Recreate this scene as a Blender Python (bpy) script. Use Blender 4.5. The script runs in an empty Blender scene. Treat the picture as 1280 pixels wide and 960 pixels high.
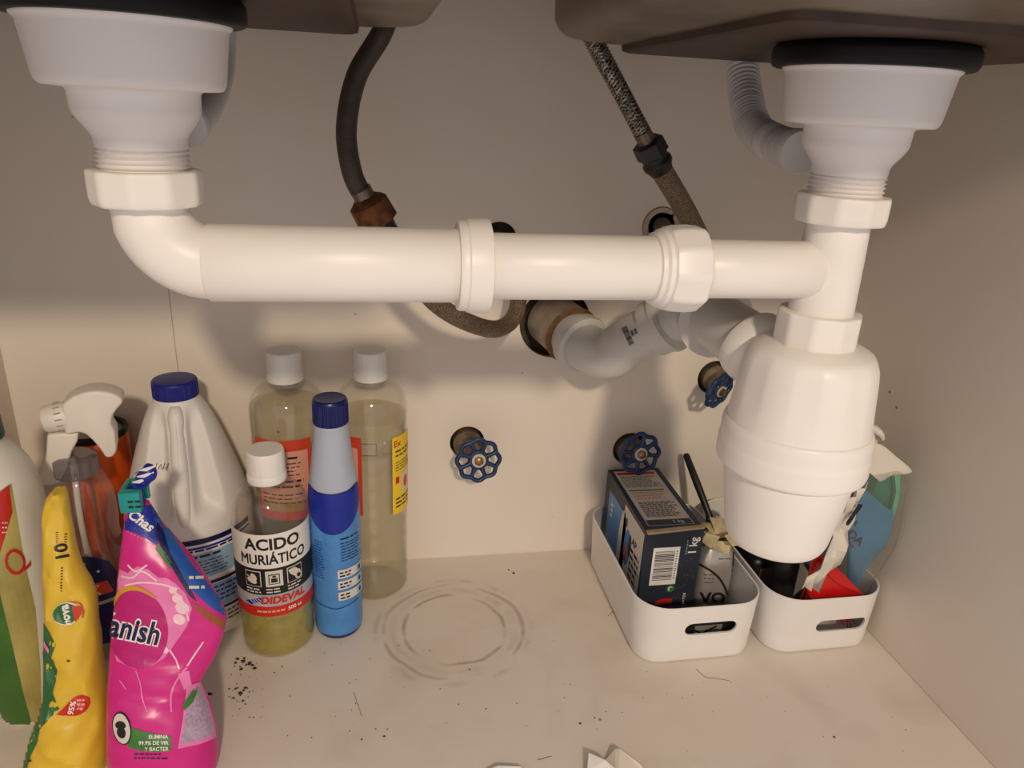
import bpy, bmesh, math, random
from mathutils import Vector, Matrix
from mathutils.bvhtree import BVHTree
from math import sin, cos, pi, radians as RAD

scene = bpy.context.scene
COL = scene.collection
random.seed(7)

# ------------------------------------------------------------------ camera
F_PX = 915.0
CAM = Vector((0, 0, .52))
_y, _p, _r = RAD(11.0), RAD(20.9), RAD(-3.0)
_f = Vector((sin(_y) * cos(_p), cos(_y) * cos(_p), -sin(_p)))
_ri = Vector((cos(_y), -sin(_y), 0)); _d = _f.cross(_ri)
C_R = cos(_r) * _ri + sin(_r) * _d
C_D = -sin(_r) * _ri + cos(_r) * _d
C_F = _f
cd = bpy.data.cameras.new('camera'); cam = bpy.data.objects.new('camera', cd); COL.objects.link(cam)
cd.sensor_width = 36; cd.lens = F_PX / 1280 * 36; cd.clip_start = .01; cd.clip_end = 50
m3 = Matrix((C_R, -C_D, -C_F)).transposed()
cam.matrix_world = Matrix.Translation(CAM) @ m3.to_4x4()
scene.camera = cam

# ------------------------------------------------------------------ light
w = bpy.data.worlds.new('world'); scene.world = w; w.use_nodes = True
bg = w.node_tree.nodes['Background']
bg.inputs[0].default_value = (1.0, .93, .93, 1); bg.inputs[1].default_value = .68
ld = bpy.data.lights.new('ceiling_lamp_light', 'AREA'); ld.shape = 'DISK'; ld.size = .22
ld.energy = 50; ld.color = (1.0, .83, .62)
lamp = bpy.data.objects.new('ceiling_lamp_light', ld); COL.objects.link(lamp)
lamp.location = (.13, -2.4, 1.93)
lamp.rotation_euler = (Vector((.1, .6, .2)) - Vector(lamp.location)).to_track_quat('-Z', 'Y').to_euler()
vs = scene.view_settings
vs.view_transform = 'Standard'; vs.look = 'None'; vs.gamma = 1; vs.use_curve_mapping = False
vs.exposure = 0.0

# ------------------------------------------------------------------ pixel helpers (1280x960 frame)
def ray(px, py):
    return (C_R * ((px - 640) / F_PX) + C_D * ((py - 480) / F_PX) + C_F)
def at(px, py, y=None, z=None, x=None):
    d = ray(px, py)
    if y is not None: t = (y - CAM.y) / d.y
    elif z is not None: t = (z - CAM.z) / d.z
    else: t = (x - CAM.x) / d.x
    return CAM + d * t
def mpp(P):                                   # metres per pixel at a point
    return (Vector(P) - CAM).dot(C_F) / F_PX

# ------------------------------------------------------------------ materials
def sc(c):                                    # 0-255 sRGB to linear
    o = []
    for v in c:
        v /= 255.0
        o.append(v / 12.92 if v <= .04045 else ((v + .055) / 1.055) ** 2.4)
    return tuple(o) + (1,)
MATS = {}
def mat(name, rgb, rough=.45, metal=0, var=.06, scale=40, bump=0, bscale=200, spec=.5, trans=0, ior=1.45, sss=0, alpha=1):
    if name in MATS: return MATS[name]
    m = bpy.data.materials.new(name); m.use_nodes = True
    nt = m.node_tree; b = nt.nodes['Principled BSDF']
    c = sc(rgb)
    b.inputs['Roughness'].default_value = rough; b.inputs['Metallic'].default_value = metal
    b.inputs['Specular IOR Level'].default_value = spec
    b.inputs['Transmission Weight'].default_value = trans; b.inputs['IOR'].default_value = ior
    b.inputs['Alpha'].default_value = alpha
    if sss:
        b.inputs['Subsurface Weight'].default_value = sss
        b.inputs['Subsurface Radius'].default_value = (.006, .005, .004); b.inputs['Subsurface Scale'].default_value = 1
    tc = nt.nodes.new('ShaderNodeTexCoord')
    n = nt.nodes.new('ShaderNodeTexNoise'); n.inputs['Scale'].default_value = scale; n.inputs['Detail'].default_value = 4
    nt.links.new(tc.outputs['Object'], n.inputs['Vector'])
    r = nt.nodes.new('ShaderNodeValToRGB')
    r.color_ramp.elements[0].position = .3; r.color_ramp.elements[1].position = .7
    r.color_ramp.elements[0].color = tuple(max(0, v * (1 - var)) for v in c[:3]) + (1,)
    r.color_ramp.elements[1].color = tuple(min(1, v * (1 + var)) for v in c[:3]) + (1,)
    nt.links.new(n.outputs['Fac'], r.inputs['Fac']); nt.links.new(r.outputs['Color'], b.inputs['Base Color'])
    if bump:
        n2 = nt.nodes.new('ShaderNodeTexNoise'); n2.inputs['Scale'].default_value = bscale; n2.inputs['Detail'].default_value = 3
        nt.links.new(tc.outputs['Object'], n2.inputs['Vector'])
        bp = nt.nodes.new('ShaderNodeBump'); bp.inputs['Strength'].default_value = bump; bp.inputs['Distance'].default_value = .002
        nt.links.new(n2.outputs['Fac'], bp.inputs['Height']); nt.links.new(bp.outputs['Normal'], b.inputs['Normal'])
    MATS[name] = m
    return m
def clear_mat(name, tint, body=.06, bodycol=(200, 195, 185), rough=.04, gloss=1.0, ior=1.45, refr=0):
    """thin clear plastic or liquid: tinted see-through, fresnel gloss, a little milky body"""
    if name in MATS: return MATS[name]
    m = bpy.data.materials.new(name); m.use_nodes = True
    nt = m.node_tree; N = nt.nodes; L = nt.links
    N.remove(N['Principled BSDF']); out = N['Material Output']
    tr = N.new('ShaderNodeBsdfTransparent'); tr.inputs[0].default_value = sc(tint)
    base = tr.outputs[0]
    if refr:
        rf = N.new('ShaderNodeBsdfRefraction'); rf.inputs['Color'].default_value = sc(tint)
        rf.inputs['IOR'].default_value = 1.33; rf.inputs['Roughness'].default_value = .03
        mx = N.new('ShaderNodeMixShader'); mx.inputs[0].default_value = refr
        L.new(base, mx.inputs[1]); L.new(rf.outputs[0], mx.inputs[2]); base = mx.outputs[0]
    df = N.new('ShaderNodeBsdfDiffuse'); df.inputs[0].default_value = sc(bodycol)
    tc = N.new('ShaderNodeTexCoord'); no = N.new('ShaderNodeTexNoise'); no.inputs['Scale'].default_value = 60
    L.new(tc.outputs['Object'], no.inputs['Vector'])
    mr = N.new('ShaderNodeMapRange'); mr.inputs['To Min'].default_value = body * .6; mr.inputs['To Max'].default_value = body * 1.4
    L.new(no.outputs['Fac'], mr.inputs['Value'])
    m1 = N.new('ShaderNodeMixShader'); L.new(mr.outputs[0], m1.inputs[0]); L.new(base, m1.inputs[1]); L.new(df.outputs[0], m1.inputs[2])
    gl = N.new('ShaderNodeBsdfGlossy'); gl.inputs['Roughness'].default_value = rough; gl.inputs[0].default_value = (gloss,) * 3 + (1,)
    lw = N.new('ShaderNodeLayerWeight'); lw.inputs['Blend'].default_value = .5
    pw = N.new('ShaderNodeMath'); pw.operation = 'POWER'; pw.inputs[1].default_value = 3.5; L.new(lw.outputs['Facing'], pw.inputs[0])
    fr = N.new('ShaderNodeMath'); fr.operation = 'MULTIPLY_ADD'; fr.inputs[1].default_value = .5; fr.inputs[2].default_value = .05; L.new(pw.outputs[0], fr.inputs[0])
    m2 = N.new('ShaderNodeMixShader'); L.new(fr.outputs[0], m2.inputs[0]); L.new(m1.outputs[0], m2.inputs[1]); L.new(gl.outputs[0], m2.inputs[2])
    L.new(m2.outputs[0], out.inputs['Surface'])
    MATS[name] = m
    return m

# ------------------------------------------------------------------ mesh helpers
class MB:
    def __init__(s): s.v = []; s.f = []
    def add(s, vs, fs):
        o = len(s.v); s.v += [tuple(v) for v in vs]; s.f += [tuple(i + o for i in f) for f in fs]; return s
    def lathe(s, prof, c=(0, 0), n=48, rf=None, axis=None):
        """prof: (r, z) list; rf(theta, r, z) can change the radius"""
        vs, fs, rings = [], [], []
        for r, z in prof:
            if r < 1e-6:
                rings.append([len(vs)]); vs.append(Vector((c[0], c[1], z)))
            else:
                ring = []
                for k in range(n):
                    t = 2 * pi * k / n
                    rr = rf(t, r, z) if rf else r
                    ring.append(len(vs)); vs.append(Vector((c[0] + rr * sin(t), c[1] - rr * cos(t), z)))
                rings.append(ring)
        for a, b in zip(rings, rings[1:]):
            if len(a) == 1 and len(b) == 1: continue
            for k in range(n):
                k2 = (k + 1) % n
                if len(a) == 1: fs.append((a[0], b[k2], b[k]))
                elif len(b) == 1: fs.append((a[k], a[k2], b[0]))
                else: fs.append((a[k], a[k2], b[k2], b[k]))
        if axis is not None:                  # put local Z along axis: axis = (origin, direction)
            q = Vector(axis[1]).to_track_quat('Z', 'Y').to_matrix()
            vs = [q @ v + Vector(axis[0]) for v in vs]
        return s.add(vs, fs)
    def tube(s, pts, rad, n=16, caps=True):
        pts = [Vector(p) for p in pts]
        R = rad if isinstance(rad, (list, tuple)) else [rad] * len(pts)
        T = []
        for i in range(len(pts)):
            a = pts[max(0, i - 1)]; b = pts[min(len(pts) - 1, i + 1)]
            d = b - a
            if d.length < 1e-7:
                far = [q for q in (pts[i + 1:] if i == 0 else pts[:i][::-1]) if (q - pts[i]).length > 1e-7]
                d = (far[0] - pts[i]) * (1 if i == 0 else -1) if far else d
            T.append(d.normalized() if d.length > 1e-9 else Vector((0, 0, 1)))
        u = T[0].orthogonal().normalized(); vs = []; fs = []
        for i, p in enumerate(pts):
            u = (u - T[i] * u.dot(T[i])).normalized(); w_ = T[i].cross(u)
            for k in range(n):
                t = 2 * pi * k / n
                vs.append(p + (u * cos(t) + w_ * sin(t)) * R[i])
        for i in range(len(pts) - 1):
            for k in range(n):
                k2 = (k + 1) % n
                fs.append((i * n + k, i * n + k2, (i + 1) * n + k2, (i + 1) * n + k))
        if caps:
            fs.append(tuple(reversed(range(n)))); fs.append(tuple((len(pts) - 1) * n + k for k in range(n)))
        return s.add(vs, fs)
    def box(s, lo, hi, bev=0, seg=2):
        bm = bmesh.new(); bmesh.ops.create_cube(bm, size=1)
        for v in bm.verts:
            v.co = Vector([lo[i] + (v.co[i] + .5) * (hi[i] - lo[i]) for i in range(3)])
        if bev: bmesh.ops.bevel(bm, geom=bm.edges[:], offset=bev, segments=seg, profile=.5, affect='EDGES')
        bm.verts.index_update()
        s.add([v.co.copy() for v in bm.verts], [[v.index for v in f.verts] for f in bm.faces]); bm.free(); return s
    def prism(s, pts, thick, M=None, bev=0, seg=2):
        """pts: 2-D outline in local x,z; thickness along local y"""
        bm = bmesh.new()
        vs = [bm.verts.new((p[0], -thick / 2, p[1])) for p in pts]
        f = bm.faces.new(vs)
        r = bmesh.ops.extrude_face_region(bm, geom=[f])
        for e in r['geom']:
            if isinstance(e, bmesh.types.BMVert): e.co.y += thick
        bmesh.ops.recalc_face_normals(bm, faces=bm.faces[:])
        if bev: bmesh.ops.bevel(bm, geom=bm.edges[:], offset=bev, segments=seg, profile=.5, affect='EDGES', clamp_overlap=True)
        if M is not None: bmesh.ops.transform(bm, matrix=M, verts=bm.verts[:])
        bm.verts.index_update()
        s.add([v.co.copy() for v in bm.verts], [[v.index for v in f.verts] for f in bm.faces]); bm.free(); return s
    def loft(s, rings, cap=True, closed=True):
        n = len(rings[0]); vs = [p for r in rings for p in r]; fs = []
        for i in range(len(rings) - 1):
            for k in range(n if closed else n - 1):
                k2 = (k + 1) % n
                fs.append((i * n + k, i * n + k2, (i + 1) * n + k2, (i + 1) * n + k))
        if cap:
            fs.append(tuple(reversed(range(n)))); fs.append(tuple((len(rings) - 1) * n + k for k in range(n)))
        return s.add(vs, fs)
    def build(s, name, m, parent=None, smooth=40, kind=None):
        me = bpy.data.meshes.new(name); me.from_pydata(s.v, [], s.f)
        bm = bmesh.new(); bm.from_mesh(me); bmesh.ops.recalc_face_normals(bm, faces=bm.faces[:]); bm.to_mesh(me); bm.free()
        me.materials.append(m)
        if smooth:
            me.polygons.foreach_set('use_smooth', [True] * len(me.polygons)); me.set_sharp_from_angle(angle=RAD(smooth))
        o = bpy.data.objects.new(name, me); COL.objects.link(o)
        if parent is not None: adopt(o, parent)
        if kind: o['kind'] = kind
        return o
WORLD = {}
def adopt(o, parent):
    o.parent = parent; o.matrix_parent_inverse = Matrix.Translation(-WORLD.get(parent.name, Vector((0, 0, 0))))
def thing(name, label, cat, loc=(0, 0, 0), group=None):
    o = bpy.data.objects.new(name, None); COL.objects.link(o); o.location = loc; o.empty_display_size = .02
    WORLD[o.name] = Vector(loc)
    return tag(o, label, cat, group)
def tag(o, label, cat, group=None):
    o['label'] = label; o['category'] = cat
    if group: o['group'] = group
    return o
def spline(pts, n=8):
    """Catmull-Rom through points (tuples of any length)"""
    P = [tuple(p) for p in pts]; P = [P[0]] + P + [P[-1]]; out = []
    for i in range(1, len(P) - 2):
        for k in range(n):
            t = k / n
            out.append(tuple(.5 * ((2 * b) + (c - a) * t + (2 * a - 5 * b + 4 * c - d) * t * t + (3 * b - a - 3 * c + d) * t ** 3)
                             for a, b, c, d in zip(P[i - 1], P[i], P[i + 1], P[i + 2])))
    out.append(P[-2]); return out
def rrect(cx, cy, hx, hy, r, z, n=8):
    o = []
    for (sx, sy, a0) in ((1, 1, 0), (-1, 1, pi / 2), (-1, -1, pi), (1, -1, 3 * pi / 2)):
        for k in range(n + 1):
            a = a0 + pi / 2 * k / n
            o.append(Vector((cx + sx * (hx - r) + r * cos(a), cy + sy * (hy - r) + r * sin(a), z)))
    return o
def cut(o, cutters):
    """boolean-difference cutters (MB) out of a mesh object"""
    for c in cutters:
        co = c.build('cutter', o.data.materials[0], smooth=0)
        md = o.modifiers.new('cut', 'BOOLEAN'); md.operation = 'DIFFERENCE'; md.solver = 'EXACT'; md.object = co
        dg = bpy.context.evaluated_depsgraph_get()
        me = bpy.data.meshes.new_from_object(o.evaluated_get(dg)); o.modifiers.clear()
        o.data = me
        bpy.data.objects.remove(co)
    o.data.polygons.foreach_set('use_smooth', [True] * len(o.data.polygons)); o.data.set_sharp_from_angle(angle=RAD(40))

# ------------------------------------------------------------------ printing (flat print laid on real surfaces)
class Print:
    def __init__(s, flip=False, xf=None): s.items = []; s.flip = flip; s.xf = xf
    def _add(s, m, layer, vs, fs, xf=None):
        g = xf or s.xf
        if g: vs = [g(*v) for v in vs]
        s.items.append((m, layer, vs, fs)); return s
    def rect(s, x0, y0, x1, y1, m, layer=0): return s._add(m, layer, [(x0, y0), (x1, y0), (x1, y1), (x0, y1)], [(0, 1, 2, 3)])
    def poly(s, pts, m, layer=0): return s._add(m, layer, list(pts), [tuple(range(len(pts)))])
    def ell(s, cx, cy, rx, ry, m, layer=0, rot=0, n=32):
        return s.poly([(cx + rx * cos(t) * cos(rot) - ry * sin(t) * sin(rot), cy + rx * cos(t) * sin(rot) + ry * sin(t) * cos(rot))
                       for t in [2 * pi * k / n for k in range(n)]], m, layer)
    def strip(s, pts, wd, m, layer=0):
        P = [Vector(p) for p in pts]; a = []; b = []
        for i, p in enumerate(P):
            d = (P[min(i + 1, len(P) - 1)] - P[max(i - 1, 0)]).normalized(); q = Vector((-d.y, d.x))
            w_ = wd[i] if isinstance(wd, (list, tuple)) else wd
            a.append(tuple(p + q * w_ / 2)); b.append(tuple(p - q * w_ / 2))
        n = len(P)
        return s._add(m, layer, a + b, [(i, i + 1, n + i + 1, n + i) for i in range(n - 1)])
    def text(s, t, x, y, size, m, layer=1, rot=0, bold=0, shear=0, sx=1, align='CENTER', grow=0):
        cu = bpy.data.curves.new('t', 'FONT'); cu.body = t; cu.size = size; cu.shear = shear
        cu.offset = (bold + grow) * size; cu.align_x = align; cu.align_y = 'CENTER'; cu.resolution_u = 3
        o = bpy.data.objects.new('t', cu); COL.objects.link(o)
        me = bpy.data.meshes.new_from_object(o.evaluated_get(bpy.context.evaluated_depsgraph_get()))
        lim = size * (len(t) + 1.5)
        if any(abs(v.co.x) > lim or abs(v.co.y) > size * 2 for v in me.vertices):      # offset made a spike: plain weight instead
            cu.offset = 0; bpy.context.view_layer.update()
            me = bpy.data.meshes.new_from_object(o.evaluated_get(bpy.context.evaluated_depsgraph_get()))
        cr, sr = cos(rot), sin(rot); f = -1 if s.flip else 1
        vs = [(x + (v.co.x * sx) * cr - v.co.y * sr, y + f * ((v.co.x * sx) * sr + v.co.y * cr)) for v in me.vertices]
        fs = [tuple(p.vertices) for p in me.polygons]
        bpy.data.objects.remove(o); bpy.data.curves.remove(cu); bpy.data.meshes.remove(me)
        return s._add(m, layer, vs, fs)
    def lines(s, x0, y0, x1, y1, n, m, layer=1, fill=.5, word=6, seed=1, ragged=.25):
        """rows of words too small to read"""
        rd = random.Random(seed); h = (y1 - y0) / n
        for i in range(n):
            y = y0 + h * (i + .5); x = x0; e = x1 - (x1 - x0) * rd.random() * ragged
            while (x < e) if x1 > x0 else (x > e):
                wd = (x1 - x0) / word * (.4 + rd.random() * .9)
                xe = x + wd
                if (xe > e) == (x1 > x0): xe = e
                s.rect(x, y - h * fill / 2, xe, y + h * fill / 2, m, layer); x = xe + (x1 - x0) / word * .22
        return s
    def barcode(s, x0, y0, x1, y1, m, layer=1, n=30, horiz=True, seed=3):
        rd = random.Random(seed); a = 0; W = []
        while a < 1:
            b = rd.choice((.012, .02, .03)); g = rd.choice((.012, .02, .028)); W.append((a, min(1, a + b))); a += b + g
        for a, b in W:
            if horiz: s.rect(x0, y0 + (y1 - y0) * a, x1, y0 + (y1 - y0) * b, m, layer)
            else: s.rect(x0 + (x1 - x0) * a, y0, x0 + (x1 - x0) * b, y1, m, layer)
        return s
    def build(s, name, parent, mapf, step, eps=.00025, world=True):
        mats = []; V = []; Fc = []; MI = []
        for m, layer, vs, fs in s.items:
            if m not in mats: mats.append(m)
            bm = bmesh.new(); bv = [bm.verts.new((a, b, 0)) for a, b in vs]
            for f in fs:
                try: bm.faces.new([bv[i] for i in f])
                except ValueError: pass
            bmesh.ops.triangulate(bm, faces=[f for f in bm.faces if len(f.verts) > 4])
            xs = [v[0] for v in vs]; ys = [v[1] for v in vs]
            for ax, lo, hi in ((0, min(xs), max(xs)), (1, min(ys), max(ys))):
                st = step[ax] if isinstance(step, tuple) else step
                if not st: continue
                k = math.ceil(lo / st + 1e-6)
                while k * st < hi - 1e-9:
                    co = [0, 0, 0]; no = [0, 0, 0]; co[ax] = k * st; no[ax] = 1
                    bmesh.ops.bisect_plane(bm, geom=bm.verts[:] + bm.edges[:] + bm.faces[:], plane_co=co, plane_no=no); k += 1
            o = len(V); bm.verts.index_update(); ok = []
            for v in bm.verts:
                P = mapf(v.co.x, v.co.y, eps * (layer + 1)); ok.append(P is not None); V.append(tuple(P) if P is not None else (0, 0, 0))
            for f in bm.faces:
                idx = [v.index for v in f.verts]
                if all(ok[i] for i in idx):
                    Q = [Vector(V[i + o]) for i in idx]
                    if s.maxlen and max((Q[i] - Q[i - 1]).length for i in range(len(Q))) > s.maxlen: continue
                    Fc.append(tuple(i + o for i in idx)); MI.append(mats.index(m))
            bm.free()
        me = bpy.data.meshes.new(name); me.from_pydata(V, [], Fc)
        for m in mats: me.materials.append(m)
        me.polygons.foreach_set('material_index', MI)
        bm = bmesh.new(); bm.from_mesh(me); bmesh.ops.delete(bm, geom=[v for v in bm.verts if not v.link_faces], context='VERTS'); bm.to_mesh(me); bm.free()
        ob = bpy.data.objects.new(name, me); COL.objects.link(ob); adopt(ob, parent)
        return ob
    maxlen = None
def cylmap(c, r, phi0=0):
    rf = r if callable(r) else (lambda z: r)
    r0 = r if not callable(r) else None
    def g(u, v, off):
        rr = rf(v); a = phi0 + u / (r0 or rf(v))
        return Vector((c[0] + (rr + off) * sin(a), c[1] - (rr + off) * cos(a), v))
    return g
def decal(objs):
    """pixel of the photograph -> point on the front of these meshes"""
    if not isinstance(objs, (list, tuple)): objs = [objs]
    vs, fs = [], []
    for o in objs:
        k = len(vs); vs += [v.co.copy() for v in o.data.vertices]; fs += [tuple(i + k for i in p.vertices) for p in o.data.polygons]
    t = BVHTree.FromPolygons(vs, fs)
    def g(px, py, off):
        d = ray(px, py).normalized()
        loc, no, i, ds = t.ray_cast(CAM, d)
        if loc is None: return None
        if no.dot(d) > 0: no = -no
        return loc + no * off
    return g
def quadxf(q):
    """unit square (x right, y down) -> quadrilateral with corners TL, TR, BR, BL (bilinear)"""
    a, b, c, d = [Vector(p) for p in q]
    return lambda x, y: tuple(a * (1 - x) * (1 - y) + b * x * (1 - y) + c * x * y + d * (1 - x) * y)
def face_map(o, ex, ey, no):
    """planar face: metres x right, y up"""
    o, ex, ey, no = Vector(o), Vector(ex), Vector(ey), Vector(no)
    return lambda u, v, off: o + ex * u + ey * v + no * off

# ================================================================== the cabinet (setting)
XL, XR, YB, YF = -.365, .523, .757, .20
def panel_mat(name, rgb, ring=False):
    m = bpy.data.materials.new(name); m.use_nodes = True
    nt = m.node_tree; N = nt.nodes; L = nt.links; b = N['Principled BSDF']
    b.inputs['Roughness'].default_value = .42; b.inputs['Specular IOR Level'].default_value = .35
    tc = N.new('ShaderNodeTexCoord')
    def noise(scale, detail=4, dist=0):
        n = N.new('ShaderNodeTexNoise'); n.inputs['Scale'].default_value = scale; n.inputs['Detail'].default_value = detail
        n.inputs['Distortion'].default_value = dist
        L.new(tc.outputs['Object'], n.inputs['Vector']); return n.outputs['Fac']
    def ramp(src, p0, p1, c0, c1):
        r = N.new('ShaderNodeValToRGB'); e = r.color_ramp.elements
        e[0].position = p0; e[1].position = p1; e[0].color = c0; e[1].color = c1
        L.new(src, r.inputs['Fac']); return r.outputs['Color']
    def mixc(fac, a, bcol, blend='MIX'):
        mx = N.new('ShaderNodeMix'); mx.data_type = 'RGBA'; mx.blend_type = blend
        if hasattr(fac, 'links'): L.new(fac, mx.inputs[0])
        else: mx.inputs[0].default_value = fac
        for k, s_ in ((6, a), (7, bcol)):
            if hasattr(s_, 'links'): L.new(s_, mx.inputs[k])
            else: mx.inputs[k].default_value = s_
        return mx.outputs[2]
    def math_(op, a, bb=None, c=None):
        n = N.new('ShaderNodeMath'); n.operation = op
        for k, s_ in enumerate((a, bb, c)):
            if s_ is None: continue
            if hasattr(s_, 'links'): L.new(s_, n.inputs[k])
            else: n.inputs[k].default_value = s_
        return n.outputs[0]
    base = sc(rgb); yel = sc((rgb[0] * .985, rgb[1] * .972, rgb[2] * .945))
    W0, B0 = (0, 0, 0, 1), (1, 1, 1, 1)
    col = mixc(ramp(noise(5, 5), .42, .75, W0, B0), base, yel)
    # grime flecks
    v = N.new('ShaderNodeTexVoronoi'); v.inputs['Scale'].default_value = 26; v.inputs['Randomness'].default_value = 1
    L.new(tc.outputs['Object'], v.inputs['Vector'])
    spot = math_('LESS_THAN', v.outputs['Distance'], .045)
    sel = math_('GREATER_THAN', noise(9, 2), .56)
    col = mixc(math_('MULTIPLY', math_('MULTIPLY', spot, sel), .75), col, sc((80, 62, 45)))
    if ring:
        sep = N.new('ShaderNodeSeparateXYZ'); L.new(tc.outputs['Object'], sep.inputs[0])
        dx = math_('SUBTRACT', sep.outputs[0], .073); dy = math_('SUBTRACT', sep.outputs[1], .628)
        d = math_('SQRT', math_('ADD', math_('MULTIPLY', dx, dx), math_('MULTIPLY', dy, dy)))
        d = math_('ADD', d, math_('MULTIPLY', math_('SUBTRACT', noise(22, 4), .5), .012))
        tot = None
        for rr, wd, st, ns in ((.073, .0034, .50, 14), (.054, .0030, .60, 16), (.064, .007, .20, 17), (.081, .005, .25, 24)):
            a = math_('SUBTRACT', 1, math_('MINIMUM', math_('DIVIDE', math_('ABSOLUTE', math_('SUBTRACT', d, rr)), wd), 1))
            br = ramp(noise(ns, 3, 1), .40, .58, W0, B0)
            a = math_('MULTIPLY', math_('MULTIPLY', a, br), st)
            tot = a if tot is None else math_('MAXIMUM', tot, a)
        col = mixc(tot, col, sc((112, 92, 68)))
        # worn, greyish traffic dirt and fine scratches
        col = mixc(math_('MULTIPLY', ramp(noise(14, 6, .5), .5, .8, W0, B0), .28), col, sc((170, 150, 124)))
        mp = N.new('ShaderNodeMapping'); mp.inputs['Scale'].default_value = (220, 14, 1); mp.inputs['Rotation'].default_value = (0, 0, .8)
        L.new(tc.outputs['Object'], mp.inputs[0]); n3 = N.new('ShaderNodeTexNoise'); n3.inputs['Scale'].default_value = 1; n3.inputs['Detail'].default_value = 1
        L.new(mp.outputs[0], n3.inputs['Vector'])
        col = mixc(math_('MULTIPLY', math_('GREATER_THAN', n3.outputs['Fac'], .80), .25), col, sc((120, 100, 80)))
    L.new(col, b.inputs['Base Color'])
    bp = N.new('ShaderNodeBump'); bp.inputs['Strength'].default_value = .08; bp.inputs['Distance'].default_value = .001
    L.new(noise(450, 2), bp.inputs['Height']); L.new(bp.outputs['Normal'], b.inputs['Normal'])
    return m
M_wall = panel_mat('cream_melamine', (228, 218, 206))
M_floor = panel_mat('cream_melamine_shelf', (226, 216, 205), True)
M_edge = mat('dark_gap', (70, 55, 42), .8)
def struct(o): o['kind'] = 'structure'; return o
struct(MB().box((XL - .016, YF, -.016), (XR + .016, YB - .0006, 0)).build('floor', M_floor))
struct(MB().box((XL - .016, YF, 0), (XL, YB - .0006, .72)).build('wall_left', M_wall))
struct(MB().box((XR, YF, .0006), (XR + .016, YB - .0006, .72)).build('wall_right', M_wall))
wb = MB().box((XL - .016, YB, -.016), (XR + .016, YB + .006, .72)).build('wall_back', M_wall)
struct(wb)
HOLES = {'drain': (at(694, 404, y=YB), .040), 'supply_l': (at(624, 300, y=YB), .019), 'supply_r': (at(826, 283, y=YB), .021),
         'v1': (at(584, 553, y=YB), .020), 'v2': (at(787, 561, y=YB), .021), 'v3': (at(893, 472, y=YB), .021)}
def yhole(c, r, y0, y1, n=40):
    return MB().tube([(c.x, y0, c.z), (c.x, y1, c.z)], r, n)
cut(wb, [yhole(c, r, YB - .01, YB + .02) for c, r in HOLES.values()])
M_plaster = mat('rough_plaster', (92, 78, 64), .9, var=.25, scale=60, bump=.6, bscale=120)
MB().box((XL - .016, YB + .03, -.016), (XR + .016, YB + .05, .72)).build('wall_masonry', M_plaster, smooth=0)['kind'] = 'structure'
# the joint between two back panels: a thin strip in a darker tone, left of the bottles
js = at(220, 440, y=YB)
sl = struct(MB().box((js.x - .0003, YB - .0004, .0), (js.x + .0003, YB + .001, .72)).build('trim_1', mat('joint_line', (176, 158, 134), .7)))
struct(MB().box((XL - .016, YF - .02, .72), (XR + .016, YB + .05, .75)).build('ceiling', mat('chipboard_underside', (186, 164, 132), .8, var=.15, scale=90)))
struct(MB().box((XL, YF, .655), (XR, YF + .016, .72)).build('trim_2', M_wall))

# ================================================================== sink
M_steel = mat('grimy_stainless', (126, 112, 98), .40, .7, var=.35, scale=14, bump=.15, bscale=60)
M_pad = mat('brown_sound_pad', (64, 47, 39), .55, .15, var=.25, scale=25)
Y0, ZB = .42, .566
DX = (-.1175, .2835)
sink = thing('kitchen_sink', 'double bowl stainless steel sink seen from below, brown pads on both bowls', 'sink', (.083, Y0, ZB))
BOWLS = ((-.345, .040), (.124, .455))
for bx0, bx1 in BOWLS:
    cx, hx = (bx0 + bx1) / 2, (bx1 - bx0) / 2
    rings = []
    hy = .182
    for t in range(0, 7):                         # rounded bottom edge
        a = pi / 2 * t / 6; rr = .014
        rings.append(rrect(cx, Y0, hx - rr + rr * sin(a), hy - rr + rr * sin(a), .055 - (rr - rr * sin(a)) * .6, ZB + rr - rr * cos(a)))
    rings.append(rrect(cx, Y0, hx + .004, hy + .004, .055, .719))
    MB().loft(rings, cap=True).build('bowl', M_steel, sink, 50)
for k, dx in enumerate(DX):
    x0, x1 = ((-.235, -.010), (.186, .420))[k]
    cxp = (x0 + x1) / 2; rg = []
    for zz, ins in ((ZB - .005, .004), (ZB - .004, .001), (ZB, 0)):
        rg.append(rrect(cxp, .47, (x1 - x0) / 2 - ins, .132 - ins, .012, zz, 3))
    MB().loft(rg).build('sound_pad', M_pad, sink, 40)

# ================================================================== white drain plumbing
M_pvc = mat('white_plastic', (238, 232, 224), .38, var=.015, scale=20, spec=.5, sss=.0)
M_pvc2 = mat('white_plastic_matt', (232, 226, 222), .38, var=.02, scale=20)
M_rubber = mat('black_rubber', (11, 10, 11), .5, var=.2, spec=.3)
Z_TOP = ZB - .0052
def arcprof(pts, bev=.0015):
    """chamfer corners of an (r,z) profile a little so that they catch light"""
    o = []
    for i, p in enumerate(pts):
        if 0 < i < len(pts) - 1:
            a = Vector(pts[i - 1]); b = Vector(p); c = Vector(pts[i + 1])
            d1 = (a - b); d2 = (c - b)
            k1 = min(bev, d1.length * .45); k2 = min(bev, d2.length * .45)
            q1 = b + d1.normalized() * k1; q2 = b + d2.normalized() * k2
            for t in (0, .33, .67, 1):
                o.append(tuple((1 - t) ** 2 * q1 + 2 * t * (1 - t) * b + t * t * q2))
        else: o.append(tuple(p))
    return o
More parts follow.
